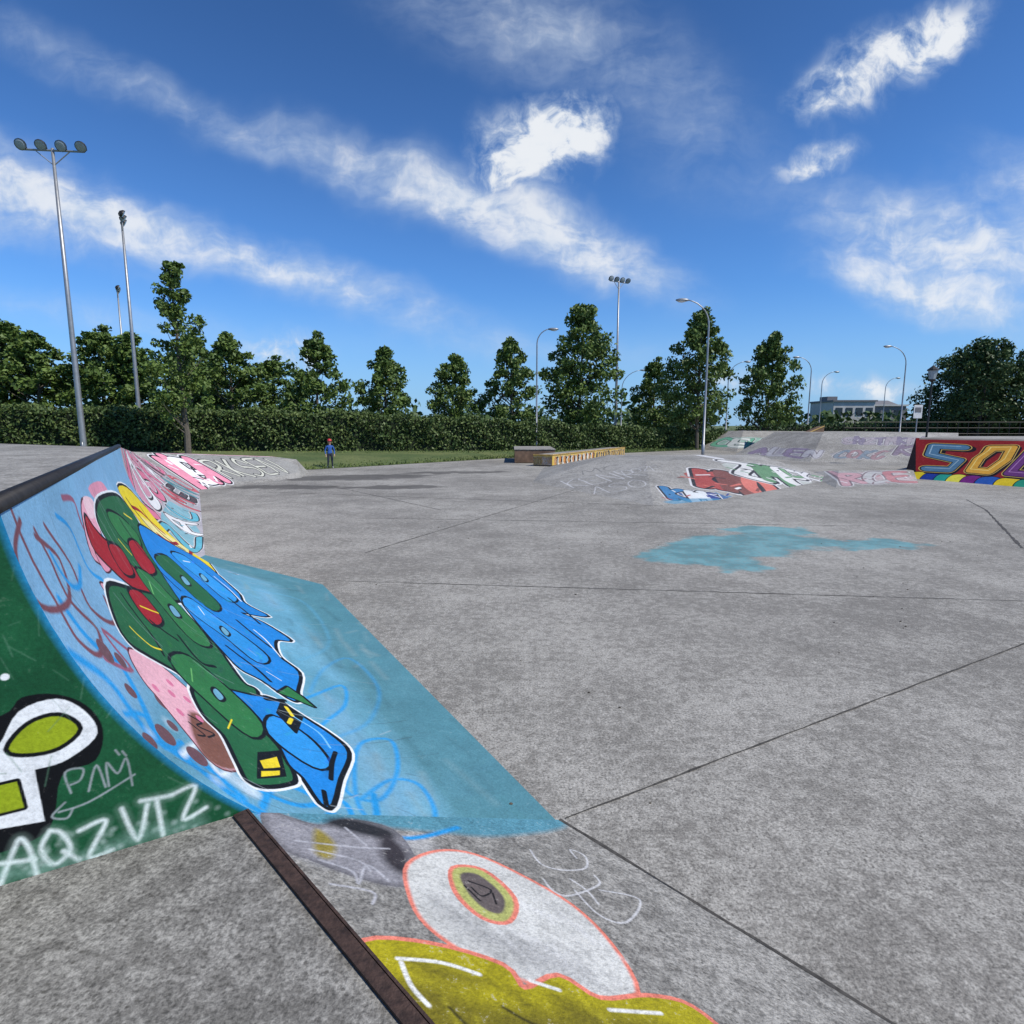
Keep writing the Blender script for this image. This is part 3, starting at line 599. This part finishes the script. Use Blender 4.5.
T=[(-19.7,42,8.1,0,1.05),(-13.7,42,8.0,1,1.),(-9.5,45,7.65,2,.95),(-4.75,48,7.4,3,.9),(-.1,48,8.6,0,.95),(14.2,60,8.3,1,1.0),(25,58,10.6,2,1.2),
   (-39,46,9.6,3,1.5),(-35.5,45,8.6,0,1.35),(-32,47,9.2,1,1.35),(-29,46,8.8,2,1.3),(-26,49,9.0,3,1.2),(-43,44,8.8,2,1.5),(-20.5,52,7.6,1,1.2),(-48,47,9.5,0,1.6),(-23,45,6.5,2,1.1)]
for i,(x,y,h,k,s) in enumerate(T): put('maple_tree',protos[k],x,y,0,i*1.7,s,h/8)
put('maple_tree',big[0],5.6,50,0,.4,1.0,11.7/11); put('maple_tree',big[1],16.2,52,0,2.,.95,11.4/11)
for i,(x,y,s,zs) in enumerate([(47,60,1,1.0),(54,58,1.1,1.05),(60,60,1.2,1.15),(68,58,1.2,1.15),(50,66,1,.95)]): put('pine_tree',pine[i%2],x,y,0,i*2.1,s,zs)
C=[]
for i in range(110):
    a=rng.uniform(-62,62); dist=rng.uniform(95,170); x=math.sin(math.radians(a))*dist; y=math.cos(math.radians(a))*dist; h=rng.uniform(3.5,7.5)
    if 24<a<34: h=min(h,4.5)
    k=130; d_=rng.normal(size=(k,3)); d_/=np.linalg.norm(d_,axis=1)[:,None]; C.append(np.array([x,y,h*.5])+d_*(rng.random(k)**.4)[:,None]*np.array([4.2,3,h*.55]))
me=quad_obj('distant_trees',leaf_arrays(np.vstack(C),1.15),None,[MG,M_LEAF2]); COL.objects.link(bpy.data.objects.new('distant_trees',me))

# ------------------------------------------------------------------ masts and lamps
def mast(x,y,h,ang,n=4,w=3.0,z0=0):
    e=empty('floodlight_mast',(x,y,z0)); mb=MB(); mb.tube([(0,0,-.1),(0,0,.5),(0,0,h*.5),(0,0,h)],[.17,.16,.115,.07],12,0)
    mb.box((0,0,.02),(.5,.5,.05)); mb.box((0,0,1.0),(.12,.3,.5))
    mb.obj('pole',[M_STEEL],e,True); mb=MB(); Rz=Matrix.Rotation(ang,3,'Z')
    mb.tube([Rz@Vector((-w/2,0,h-.1)),Rz@Vector((w/2,0,h-.1))],.05,8,0)
    for s_ in (-1,1): mb.tube([Rz@Vector((s_*w*.28,0,h-.1)),Vector((0,0,h-.8))],.025,6,0)
    for i in range(n):
        px=-w/2+w*i/(n-1)*.94+.03*w; M=Rz@Matrix.Rotation(math.radians(-50 if i%2 else -62),3,'X')
        c=Rz@Vector((px,-.12,h+.08)); mb.tube([Rz@Vector((px,0,h-.1)),c],.035,6,0)
        mb.ell(c,(.27,.27,.2),1,12,6,-1,.2,M=M@Matrix.Rotation(math.pi,3,'X')); mb.box(c+M@Vector((0,.05,.12)),(.34,.3,.2),1,M=M,bev=.05)
        mb.ell(c+M@Vector((0,0,-.02)),(.25,.25,.05),2,12,4,M=M)
    mb.obj('floodlights',[M_STEEL,M_DARK,M_GLASS],e,False)
mast(-23.1,32,15.9,.1); mast(-26.8,43,16.1,2.1,3,2.2); mast(-41,64,16,2.1,3,2.2); mast(-64.4,95,16,.3); mast(10.4,60,16.0,.5,4,2.2)
def lamp(x,y,h,tx):
    e=empty('street_lamp',(x,y,0)); mb=MB(); d_=tx-x; sg=1 if d_>0 else -1
    pts=[(0,0,-.1),(0,0,1.0),(0,0,1.02),(0,0,h*.55),(0,0,h-abs(d_)*.75-.3)]; rd=[.1,.1,.075,.06,.05]
    for k in range(1,8):
        a=k/7*math.pi/2*.92; pts.append((d_*(1-math.cos(a)),0,h-abs(d_)*.75-.3+(abs(d_)*.75+.3)*math.sin(a))); rd.append(.045-.002*k)
    mb.tube(pts,rd,8,0); mb.obj('pole',[M_STEEL],e,True)
    mb=MB(); ex=pts[-1]; mb.ell((ex[0]+sg*.3,0,ex[2]+.0),(.42,.16,.1),0,12,6); mb.ell((ex[0]+sg*.35,0,ex[2]-.05),(.26,.13,.09),1,12,6,-1,0); mb.obj('lamp_head',[M_STEEL,M_WHITE],e,True)
for a in [(1.85,45,9.15,2.87),(13.7,75,8.9,16.3),(11.6,36,9.4,10.1),(24.4,68,9.2,26.4),(32.2,65,9.35,30.6),(42.2,82,9.3,44.),(35.8,55,9.2,34.1),(57.1,92,9.25,58.8)]: lamp(*a)
e=empty('lantern_post',(22.3,32,0)); mb=MB(); mb.tube([(0,0,-.1),(0,0,.8),(0,0,.82),(0,0,4.4)],[.1,.09,.055,.045],10,0); mb.tube([(0,0,4.4),(0,0,4.5),(0,0,4.55)],[.05,.16,.16],10,0)
mb.tube([(0,0,4.55),(0,0,5.0)],[.15,.24],8,1); mb.tube([(0,0,5.0),(0,0,5.05),(0,0,5.2),(0,0,5.28)],[.29,.28,.1,.02],10,0); mb.obj('lantern',[M_DARK,M_GLASS],e)

# ------------------------------------------------------------------ far skate obstacles
def painted_poly(name,parent,V,F,cvs,uvs,mat):
    o=mesh_obj(name,V,F,[mat],parent); set_uv(o,lambda i,c:cvs.uv(*uvs[i])); return o
cf=Canvas(0,16,0,9,.014)
text(cf,'KENR',2.0,4.9,2.6,1.6,.06,(205,205,205),slant=-.2,op=.7); text(cf,'ASO',2.5,3.2,1.8,1.3,.05,(210,210,210),op=.6)
text(cf,'SMC',1.8,7.0,2.4,.9,.06,(80,80,80),op=.5); text(cf,'LOZE',3.9,5.6,1.4,.9,.05,(200,200,200),op=.6)
piece(cf,4.5,1.5,2.0,1.4,[(50,120,170),(220,225,225),(40,60,130),(170,60,60)],51,(70,105,150)); piece(cf,6.0,3.4,2.4,2.6,[(165,66,58),(120,66,56),(205,110,95)],52,(158,72,62))
piece(cf,8.1,6.0,3.0,2.4,[(215,215,212),(90,135,95)],53,(180,185,178)); piece(cf,10.6,7.6,2.0,1.0,[(120,160,120),(215,215,215)],54,None)
cf.poly([(4.2,1.2),(5.4,1.1),(6.2,2.1),(5.2,1.9)],(60,140,175),soft=.1,op=.7)
IF=cf.image('funbox_paint'); MF=mat_paint('painted_funbox',IF,.4,.22,.38,.7,fade=.1)
fb=empty('funbox'); Bp=[(.8,22.4,0),(3.8,15.7,0),(6,17,0),(13,23.7,0),(14,30,0),(1.6,30,0)]; Tp=[(3.8,24.6,.8),(5.1,22.6,.8),(5.9,22.8,.8),(10.8,25.4,.8),(11.2,27,.8),(4.4,27,.8)]
V=Bp+Tp; F=[(i,(i+1)%6,6+(i+1)%6,6+i) for i in range(6)]+[(6,7,8,9,10,11)]
painted_poly('hip_banks',fb,V,F,cf,[(x,y-15) for x,y,z in V],MF)
wr=empty('low_wedge_ramp'); cr=Canvas(0,8,0,6,.02); piece(cr,1.0,1.2,4.6,2.6,[(205,150,160),(195,195,195),(190,100,110)],61,(190,165,168),ol=(110,80,90)); IR=cr.image('wedge_paint'); MR=mat_paint('painted_wedge',IR,.4,.22,.38,.7,fade=.4)
V=[(11.2,20.3,0),(15.0,21.7,0),(16.6,24.4,.32),(13.3,24.0,.32),(13.3,27,0),(17.0,27,0)]; painted_poly('ramp_face',wr,V,[(0,1,2,3),(3,2,5,4),(0,3,4),(1,5,2)],cr,[(.5,.5),(5.5,.5),(6.5,4.5),(1.5,4.5),(0,0),(0,0)],MR)
# red lettered bank
cs=Canvas(0,12,0,2.9,.008,(145,32,34))
cs.poly([(0,0),(.42,0),(.3,2.9),(0,2.9)],(25,18,22),smooth=False); cs.poly([(.4,2.7),(12,2.74),(12,2.9),(.4,2.9)],(150,140,130),smooth=False)
x=.3
for c_,w in [((230,205,40),.5),((30,60,150),.5),((40,160,140),.45),((235,225,80),.5),((120,40,120),.5),((40,90,170),.6),((230,200,40),.6),((40,150,120),.6),((220,90,40),.6)]:
    cs.poly([(x,-.1),(x+w,-.1),(x+w*1.1,.32),(x+w*.5,.46),(x-.05,.33)],c_,[(.03,BK_)]); x+=w
def blk(pts,col,col2):
    pts=[(.62+(a-.8)*.68,b) for a,b in pts]
    cs.stroke([(a+.1,b-.09) for a,b in pts],.46,(25,16,26),smooth=False); cs.stroke(pts,.46,(222,190,100),smooth=False); cs.stroke(pts,.41,(22,16,28),smooth=False); cs.stroke(pts,.33,col,smooth=False); cs.stroke([(a-.05,b+.06) for a,b in pts],.03,col2,smooth=False)
blk([(2.15,2.2),(1.1,2.25),(1.0,1.65),(2.1,1.3),(2.05,.72),(.9,.7)],(84,124,150),(170,195,200))
blk([(3.2,2.2),(2.95,1.5),(3.1,.78),(4.0,.75),(4.25,1.5),(4.05,2.25),(3.2,2.2)],(222,165,60),(245,220,130))
blk([(5.0,2.3),(4.95,.75),(6.0,.72),(6.15,2.3)],(110,58,118),(185,135,185))
text(cs,'NAK',5.4,.6,4.4,1.6,.3,[(70,110,130),(215,150,60)],[(.08,(20,14,30)),(.14,(220,195,90))])
ISx=cs.image('red_bank_paint'); MS=mat_paint('painted_red_bank',ISx,.12,.12,.3,.5)
rb=empty('lettered_bank'); A_=Vector((16.1,24.2,0)); B_=Vector((21.0,13.9,0)); up_=Vector((2.1,1.0,1.6)); D_=Vector((17.25,25.4,1.6))
V=[A_,A_.lerp(B_,.2),B_,B_+up_,A_.lerp(B_,.25)+up_,D_]
painted_poly('bank_face',rb,V,[(0,1,4,5),(1,2,3,4)],cs,[(.1,0),(2.4,0),(11.4,0),(11.4,2.8),(2.9,2.8),(.3,2.8)],MS)
V=[D_,A_.lerp(B_,.25)+up_,B_+up_,Vector((32,20,1.6)),Vector((32,30,1.6)),Vector((21.3,29.5,1.6)),A_,Vector((21.8,31.5,0)),Vector((32,32,0))]
mesh_obj('bank_deck',V,[(0,1,2,3,4,5),(6,0,5,7),(5,4,8,7)],[Mdeck],rb)
def rear(name,base,topz,top,cvw,pieces,bgc,fade):
    e=empty(name); c=Canvas(0,cvw[0],0,cvw[1],.03)
    for q in pieces: piece(c,*q)
    im=c.image(name+'_paint'); m_=mat_paint('painted_'+name,im,.4,.21,.37,.7,fade=fade)
    n=len(base); V=[(*p,0) for p in base]+[(*p,topz) for p in top]
    uvs=[(0,0),(cvw[0]*.3,0),(cvw[0],0)]+[(0,0)]*(n-3)+[(0,cvw[1]),(cvw[0]*.3,cvw[1]),(cvw[0],cvw[1])]+[(0,0)]*(n-3)
    painted_poly('bank_faces',e,V,[(i,i+1,n+i+1,n+i) for i in range(n-1)],c,uvs,m_)
    mesh_obj('bank_deck',[(*p,topz) for p in top]+[(top[-1][0]-1,top[-1][1]+9,topz),(top[0][0]+1,top[0][1]+6,topz)],[tuple(range(n+2))],[Mdeck],e)
rear('rear_bank',[(15.2,41),(17.6,34.9),(25.4,33.7)],1.65,[(19.4,44),(20.4,39),(28.5,38)],(9,4),[(.6,.5,2.4,1.0,[(120,100,140),(180,180,188)],71,(140,138,150),None,(80,70,85)),(3.6,.5,2.2,1.0,[(96,120,140),(150,110,120)],73,(140,138,142),None,(80,70,80)),(6.2,.9,2.4,1.3,[(110,90,120),(150,130,120),(170,170,175)],76,(120,110,120),None,(60,50,60)),(3.8,2.4,4.4,.9,[(160,150,160),(110,100,130)],75,(130,126,138),None,(80,70,90))],None,.35)
rear('green_bank',[(16.8,53),(18.2,48),(22.4,47.6)],1.6,[(20,56),(20.6,53),(25.2,52.6)],(7,4),[(.4,.8,5.6,1.8,[(100,170,140),(205,210,205)],81,(140,175,160),None,(60,90,80))],None,.1)
M_BROWN=simple('brown_painted_concrete',(.17,.105,.065),.8,0,.4,3)
M_ORG=simple('ochre_painted_concrete',(.4,.26,.08),.8,0,.4,3)
e=empty('hubba_ledge'); V=[(20.3,43.6,0),(23,43.9,0),(23,43.9,2.05),(20.3,43.6,.95),(20.3,44.6,0),(23,44.9,0),(23,44.9,2.05),(20.3,44.6,.95)]
mesh_obj('ledge_body',V,[(0,1,2,3),(5,4,7,6),(4,0,3,7),(1,5,6,2),(3,2,6,7)],[M_BROWN],e); mb=MB(); mb.tube([(20.3,43.6,.96),(23,43.9,2.06)],.05,6); mb.obj('steel_edge',[M_ORG],e)
cl_=Canvas(0,13,0,.7,.01,(205,172,84)); piece(cl_,.3,.1,6,.38,[(210,140,70),(50,42,40),(225,225,215)],91); piece(cl_,6.6,.1,6,.38,[(60,60,60),(210,170,90)],92); cl_.poly([(0,-.02),(13,-.02),(13,.07),(0,.07)],(70,60,50),smooth=False)
IL=cl_.image('ledge_paint'); ML=mat_paint('painted_ledge',IL,.25,.16,.33,.5)
e=empty('grind_ledge'); a=Vector((2.1,30.8,0)); b_=Vector((7.9,41.5,0)); d_=(b_-a).normalized(); n_=Vector((-d_.y,d_.x,0))*1.1; z=Vector((0,0,.6))
V=[a,b_,b_+z,a+z,a+n_,b_+n_,b_+n_+z,a+n_+z]; painted_poly('ledge_side',e,V[:4]+[a+n_,a+n_+z],[(0,1,2,3),(4,0,3,5)],cl_,[(0,0),(12.4,0),(12.4,.65),(0,.65),(11,0),(11,.65)],ML)
mesh_obj('ledge_top',V,[(3,2,6,7),(1,5,6,2),(5,4,7,6)],[Mdeck],e); mb=MB(); mb.tube([a+z,b_+z],.035,6); mb.tube([a+z,a+n_+z],.035,6); mb.obj('steel_edge',[M_ORG],e)
e=empty('manual_pad'); mb=MB(); mb.box((1.3,36,.38),(2.3,4.6,.74),0,bev=.03); mb.obj('pad_body',[M_BROWN],e); mb=MB(); mb.box((1.3,36,.77),(2.36,4.66,.05),0,bev=.01); mb.obj('pad_top',[Mdeck],e)

# ------------------------------------------------------------------ distant building, railing, sign
M_BW=simple('white_render',(.5,.5,.48),.8,0,.1,1); M_BG=simple('grey_cladding',(.16,.16,.17),.7); M_WIN=simple('window_glass',(.03,.04,.05),.1); M_RED=simple('red_brick',(.22,.09,.06),.8)
e=empty('low_modern_building',(69,120,0)); mb=MB()
mb.box((-3,0,3.3),(8,9,6.6),0,bev=.02); mb.box((4.5,1,2.9),(7,8,5.8),1,bev=.02); mb.box((-3,0,6.75),(8.6,9.6,.3),1); mb.box((4.5,1,5.95),(7.6,8.6,.3),0); mb.box((-5.2,1,7.3),(2,3,.9),1)
mb.obj('walls_and_roof',[M_BW,M_BG],e); mb=MB()
for fz in (1.8,4.7):
    for i in range(4): mb.box((-5.9+i*1.95,-4.52,fz),(1.3,.12,1.5))
    for i in range(3): mb.box((2.3+i*2.1,-3.02,fz-.3),(1.5,.12,1.3))
mb.obj('windows',[M_WIN],e)
e=empty('brick_house',(88,150,0)); mb=MB(); mb.box((0,0,3),(16,9,6),0); mb.add([(-8.3,-4.9,6),(8.3,-4.9,6),(8.3,4.9,6),(-8.3,4.9,6),(-6,0,8.2),(6,0,8.2)],[(0,1,5,4),(2,3,4,5),(1,2,5),(3,0,4)],1)
for i in range(5): mb.box((-6+i*3,-4.53,4.2),(1.2,.1,1.3),2); mb.box((-6+i*3,-4.53,1.4),(1.2,.1,1.4),2)
mb.obj('house_body',[M_RED,M_BG,M_WIN],e)
e=empty('metal_railing'); mb=MB()
for i in range(22): mb.tube([(29+i*.9,52,0),(29+i*.9,52,2.4)],.025,6)
for z in (1.4,1.9,2.4): mb.tube([(29,52,z),(47.9,52,z)],.02,6)
mb.obj('railing_bars',[M_DARK],e)
e=empty('information_sign',(33.9,50,0)); mb=MB(); mb.tube([(0,0,0),(0,0,2.7)],.05,8,0); mb.box((0,-.03,3.25),(.7,.05,1.1),1,bev=.01); mb.box((0,-.065,3.4),(.5,.02,.4),2); mb.obj('sign_board',[M_STEEL,M_WHITE,M_BG],e)

# ------------------------------------------------------------------ child
def child(x,y):
    e=empty('standing_child',(x,y,0)); e.rotation_euler=(0,0,math.radians(25))
    J={'pel':(0,0,.76,.105,.08),'sp':(0,0,.9,.095,.075),'ch':(0,.01,1.06,.115,.08),'nk':(0,.01,1.18,.045,.045),'hd':(0,-.005,1.27,.07,.075),'ht':(0,-.01,1.36,.085,.09),
     'lh':(.075,0,.7,.075,.075),'lk':(.09,-.02,.4,.052,.052),'la':(.1,.02,.09,.036,.036),'lt':(.11,-.12,.045,.035,.03),
     'rh':(-.075,0,.7,.075,.075),'rk':(-.1,-.04,.4,.052,.052),'ra':(-.12,.0,.09,.036,.036),'rt':(-.14,-.14,.045,.035,.03),
     'ls':(.15,.01,1.1,.05,.05),'le':(.22,.0,.88,.036,.036),'lw':(.2,-.12,.7,.026,.026),'lp':(.195,-.16,.65,.026,.016),
     'rs':(-.15,.01,1.1,.05,.05),'re':(-.23,.02,.87,.036,.036),'rw':(-.21,-.08,.68,.026,.026),'rp':(-.205,-.11,.63,.026,.016)}
    E=[('pel','sp'),('sp','ch'),('ch','nk'),('nk','hd'),('hd','ht'),('pel','lh'),('lh','lk'),('lk','la'),('la','lt'),('pel','rh'),('rh','rk'),('rk','ra'),('ra','rt'),('ch','ls'),('ls','le'),('le','lw'),('lw','lp'),('ch','rs'),('rs','re'),('re','rw'),('rw','rp')]
    for sd in 'lr':
        p=J[sd+'p']
        for k in range(4):
            a=(p[0]+(k-1.5)*.012,p[1]-.02,p[2]-.025,.008,.007); b=(a[0],a[1]-.012,a[2]-.03+.004*abs(k-1.5),.006,.006); J[f'{sd}f{k}']=a;J[f'{sd}g{k}']=b; E+=[(sd+'p',f'{sd}f{k}'),(f'{sd}f{k}',f'{sd}g{k}')]
        s_=-1 if sd=='l' else 1; J[sd+'th']=(p[0]+s_*.03,p[1]-.015,p[2]-.005,.009,.008); E.append((sd+'p',sd+'th'))
    K=list(J); me=bpy.data.meshes.new('body'); me.from_pydata([J[k][:3] for k in K],[(K.index(a),K.index(b)) for a,b in E],[])
    o=bpy.data.objects.new('tmp',me); COL.objects.link(o); md=o.modifiers.new('s','SKIN')
    for i,k in enumerate(K): me.skin_vertices[0].data[i].radius=J[k][3:]; 
    me.skin_vertices[0].data[0].use_root=True
    o.modifiers.new('b','SUBSURF').levels=2
    bpy.context.view_layer.update(); dg=bpy.context.evaluated_depsgraph_get(); m2=bpy.data.meshes.new_from_object(o.evaluated_get(dg)); bpy.data.objects.remove(o)
    SK=simple('skin',(.45,.27,.19),.6); BLU=simple('blue_jacket',(.02,.09,.33),.8,0,.2,30,.3); TR=simple('dark_trousers',(.015,.02,.04),.85,0,.2,30); SHo=simple('shoes',(.5,.5,.5),.6); RD=simple('red_helmet',(.5,.03,.03),.35); HR=simple('hair',(.04,.025,.015),.7)
    m2.materials.clear()
    for m_ in (SK,BLU,TR,SHo): m2.materials.append(m_)
    for p in m2.polygons:
        c=p.center; arm=abs(c.x)>.145
        p.material_index=3 if c.z<.085 else (0 if c.z>1.17 or (arm and c.z<.72 and abs(c.x)>.16) else (1 if (c.z>.76 or arm) else 2)); p.use_smooth=True
    ob=bpy.data.objects.new('body',m2); COL.objects.link(ob); ob.parent=e
    mb=MB(); mb.ell((0,-.0,1.36),(.115,.13,.12),0,16,8,.0,1); mb.ell((0,-.01,1.365),(.122,.14,.02),0,16,4); mb.obj('helmet',[RD],e,True)
    mb=MB(); 
    for s_ in (-1,1): mb.ell((s_*.032,-.092,1.31),(.012,.006,.008),0,8,4); mb.ell((s_*.085,0,1.3),(.012,.022,.032),1,8,4)
    mb.ell((0,-.102,1.285),(.012,.018,.02),1,8,4); mb.ell((0,-.09,1.25),(.024,.008,.006),2,8,4); mb.obj('face',[HR,SK,RD],e,True)
child(-9.1,29.6)

# ------------------------------------------------------------------ world
SUN_AZ=math.radians(116); SUN_EL=math.radians(50)
w=bpy.data.worlds.new('World'); scene.world=w; w.use_nodes=True; t=NT(w.node_tree); bg=[n for n in w.node_tree.nodes if n.type=='BACKGROUND'][0]
w.cycles.sampling_method='NONE'
sky=t.new('ShaderNodeTexSky'); sky.sky_type='NISHITA'; sky.sun_disc=False; sky.sun_elevation=SUN_EL; sky.sun_rotation=SUN_AZ; sky.air_density=1.0; sky.dust_density=.3; sky.ozone_density=3.
base=t.mix(1.,sky.outputs[0],(.56,.98,1.5),'MULTIPLY')
tc=t.new('ShaderNodeTexCoord').outputs['Generated']; sp_=t.new('ShaderNodeSeparateXYZ'); t.l.new(tc,sp_.inputs[0]); X,Y,Z=sp_.outputs
base=t.mix(t.ramp(Z,.22,-.02,0,.75),base,(3.1,5.3,8.4))
base=t.mix(1.,base,t.ramp(Z,.2,.6,1.,.74),'MULTIPLY')
Yc=t.math('MAXIMUM',Y,.12); px=t.math('DIVIDE',X,Yc); pz=t.math('DIVIDE',Z,Yc); cx=t.new('ShaderNodeCombineXYZ'); t.l.new(px,cx.inputs[0]);t.l.new(pz,cx.inputs[1]); P0=cx.outputs[0]
n=t.noise(P0,6,3,.62,0,1,'2D'); s=t.new('ShaderNodeVectorMath',operation='SUBTRACT'); t.l.new(n,s.inputs[0]); s.inputs[1].default_value=(.5,.5,.5)
k=t.new('ShaderNodeVectorMath',operation='SCALE'); t.l.new(s.outputs[0],k.inputs[0]); k.inputs['Scale'].default_value=.07
a=t.new('ShaderNodeVectorMath',operation='ADD'); t.l.new(P0,a.inputs[0]); t.l.new(k.outputs[0],a.inputs[1]); Pw=a.outputs[0]
def total(vec,L_):
    x=None
    for q in L_:
        m_=t.ellm(vec,*q[:5],w=q[5]); x=m_ if x is None else t.math('ADD',x,m_)
    return x
S=total(Pw,[(-.62,.53,.44,.06,-24,.75),(-.25,.40,.34,.075,-20,1.0),(.06,.305,.40,.095,-23,1.75),(-.80,.37,.42,.12,-19,1.6),(-.38,.25,.56,.07,-16,1.3),
  (.04,.60,.42,.13,-14,.85),(.30,.44,.26,.16,-20,.5),(.70,.285,.38,.13,-14,1.5),(.9,.38,.3,.10,-12,1.),(.68,.20,.30,.06,-15,1.2),(-.7,.18,.5,.05,-8,.6),(.1,.12,.8,.05,-3,.4)])
mp=t.new('ShaderNodeMapping'); t.l.new(Pw,mp.inputs['Vector']); mp.inputs['Rotation'].default_value=(0,0,math.radians(-38)); mp.inputs['Scale'].default_value=(4,13,1)
ns=t.noise(mp.outputs[0],1.6,4,.62,0,0,'2D'); nf=t.noise(Pw,17,5,.62,0,0,'2D')
fs=t.math('ADD',t.math('MULTIPLY',ns,.55),t.math('MULTIPLY',nf,.45))
a1=t.ramp(t.math('MULTIPLY',S,t.ramp(fs,.33,.68,.42,1.1,False)),.0,1.5,0,.88)
Pf=total(Pw,[(.045,.44,.16,.11,8,1.35),(.09,.47,.12,.08,20,.7),(-.01,.40,.11,.05,20,.7),(.57,.55,.20,.09,24,1.0),(.66,.60,.13,.07,30,.8),(.49,.50,.09,.06,20,.7),(.47,.41,.11,.045,15,1.0),(-.38,.12,.13,.055,0,1.1),(.58,.06,.2,.035,0,1.),(.36,.08,.14,.03,0,.8)])
a2=t.ramp(t.math('MULTIPLY',Pf,t.ramp(nf,.30,.64,.22,1.2,False)),.02,1.35,0,.97)
front=t.ramp(Y,.12,.25)
al=t.math('MULTIPLY',t.math('MAXIMUM',a1,a2),front); a3=t.math('MULTIPLY',t.ramp(t.noise(tc,2.5,2,.62),.55,.8,0,.5),t.ramp(Z,0,.15)); al=t.math('MAXIMUM',al,t.math('MULTIPLY',a3,t.math('SUBTRACT',1.,front)))
ccol=t.mix(t.ramp(t.math('ADD',t.math('MULTIPLY',nf,.5),t.math('MULTIPLY',al,.4)),.35,.7),(5.8,6.9,8.4),(8.5,8.8,9.2))
cl2=t.mix(al,base,ccol); t.l.new(cl2,bg.inputs['Color']); bg.inputs['Strength'].default_value=.1
sl=bpy.data.lights.new('sun','SUN'); sl.energy=4.4; sl.angle=math.radians(.5); sl.color=(1,.945,.86)
so=bpy.data.objects.new('sun',sl); COL.objects.link(so)
sv=Vector((math.sin(SUN_AZ)*math.cos(SUN_EL),math.cos(SUN_AZ)*math.cos(SUN_EL),math.sin(SUN_EL))); so.rotation_euler=sv.to_track_quat('Z','Y').to_euler(); so.location=(20,-10,30)

# ------------------------------------------------------------------ camera
cam=bpy.data.cameras.new('camera'); cam.sensor_width=36; cam.lens=36*590/1024; cam.clip_end=4000; cam.clip_start=.05
co=bpy.data.objects.new('camera',cam); COL.objects.link(co); co.location=(0,0,2.15); co.rotation_euler=(math.radians(90-8.39),0,0); scene.camera=co
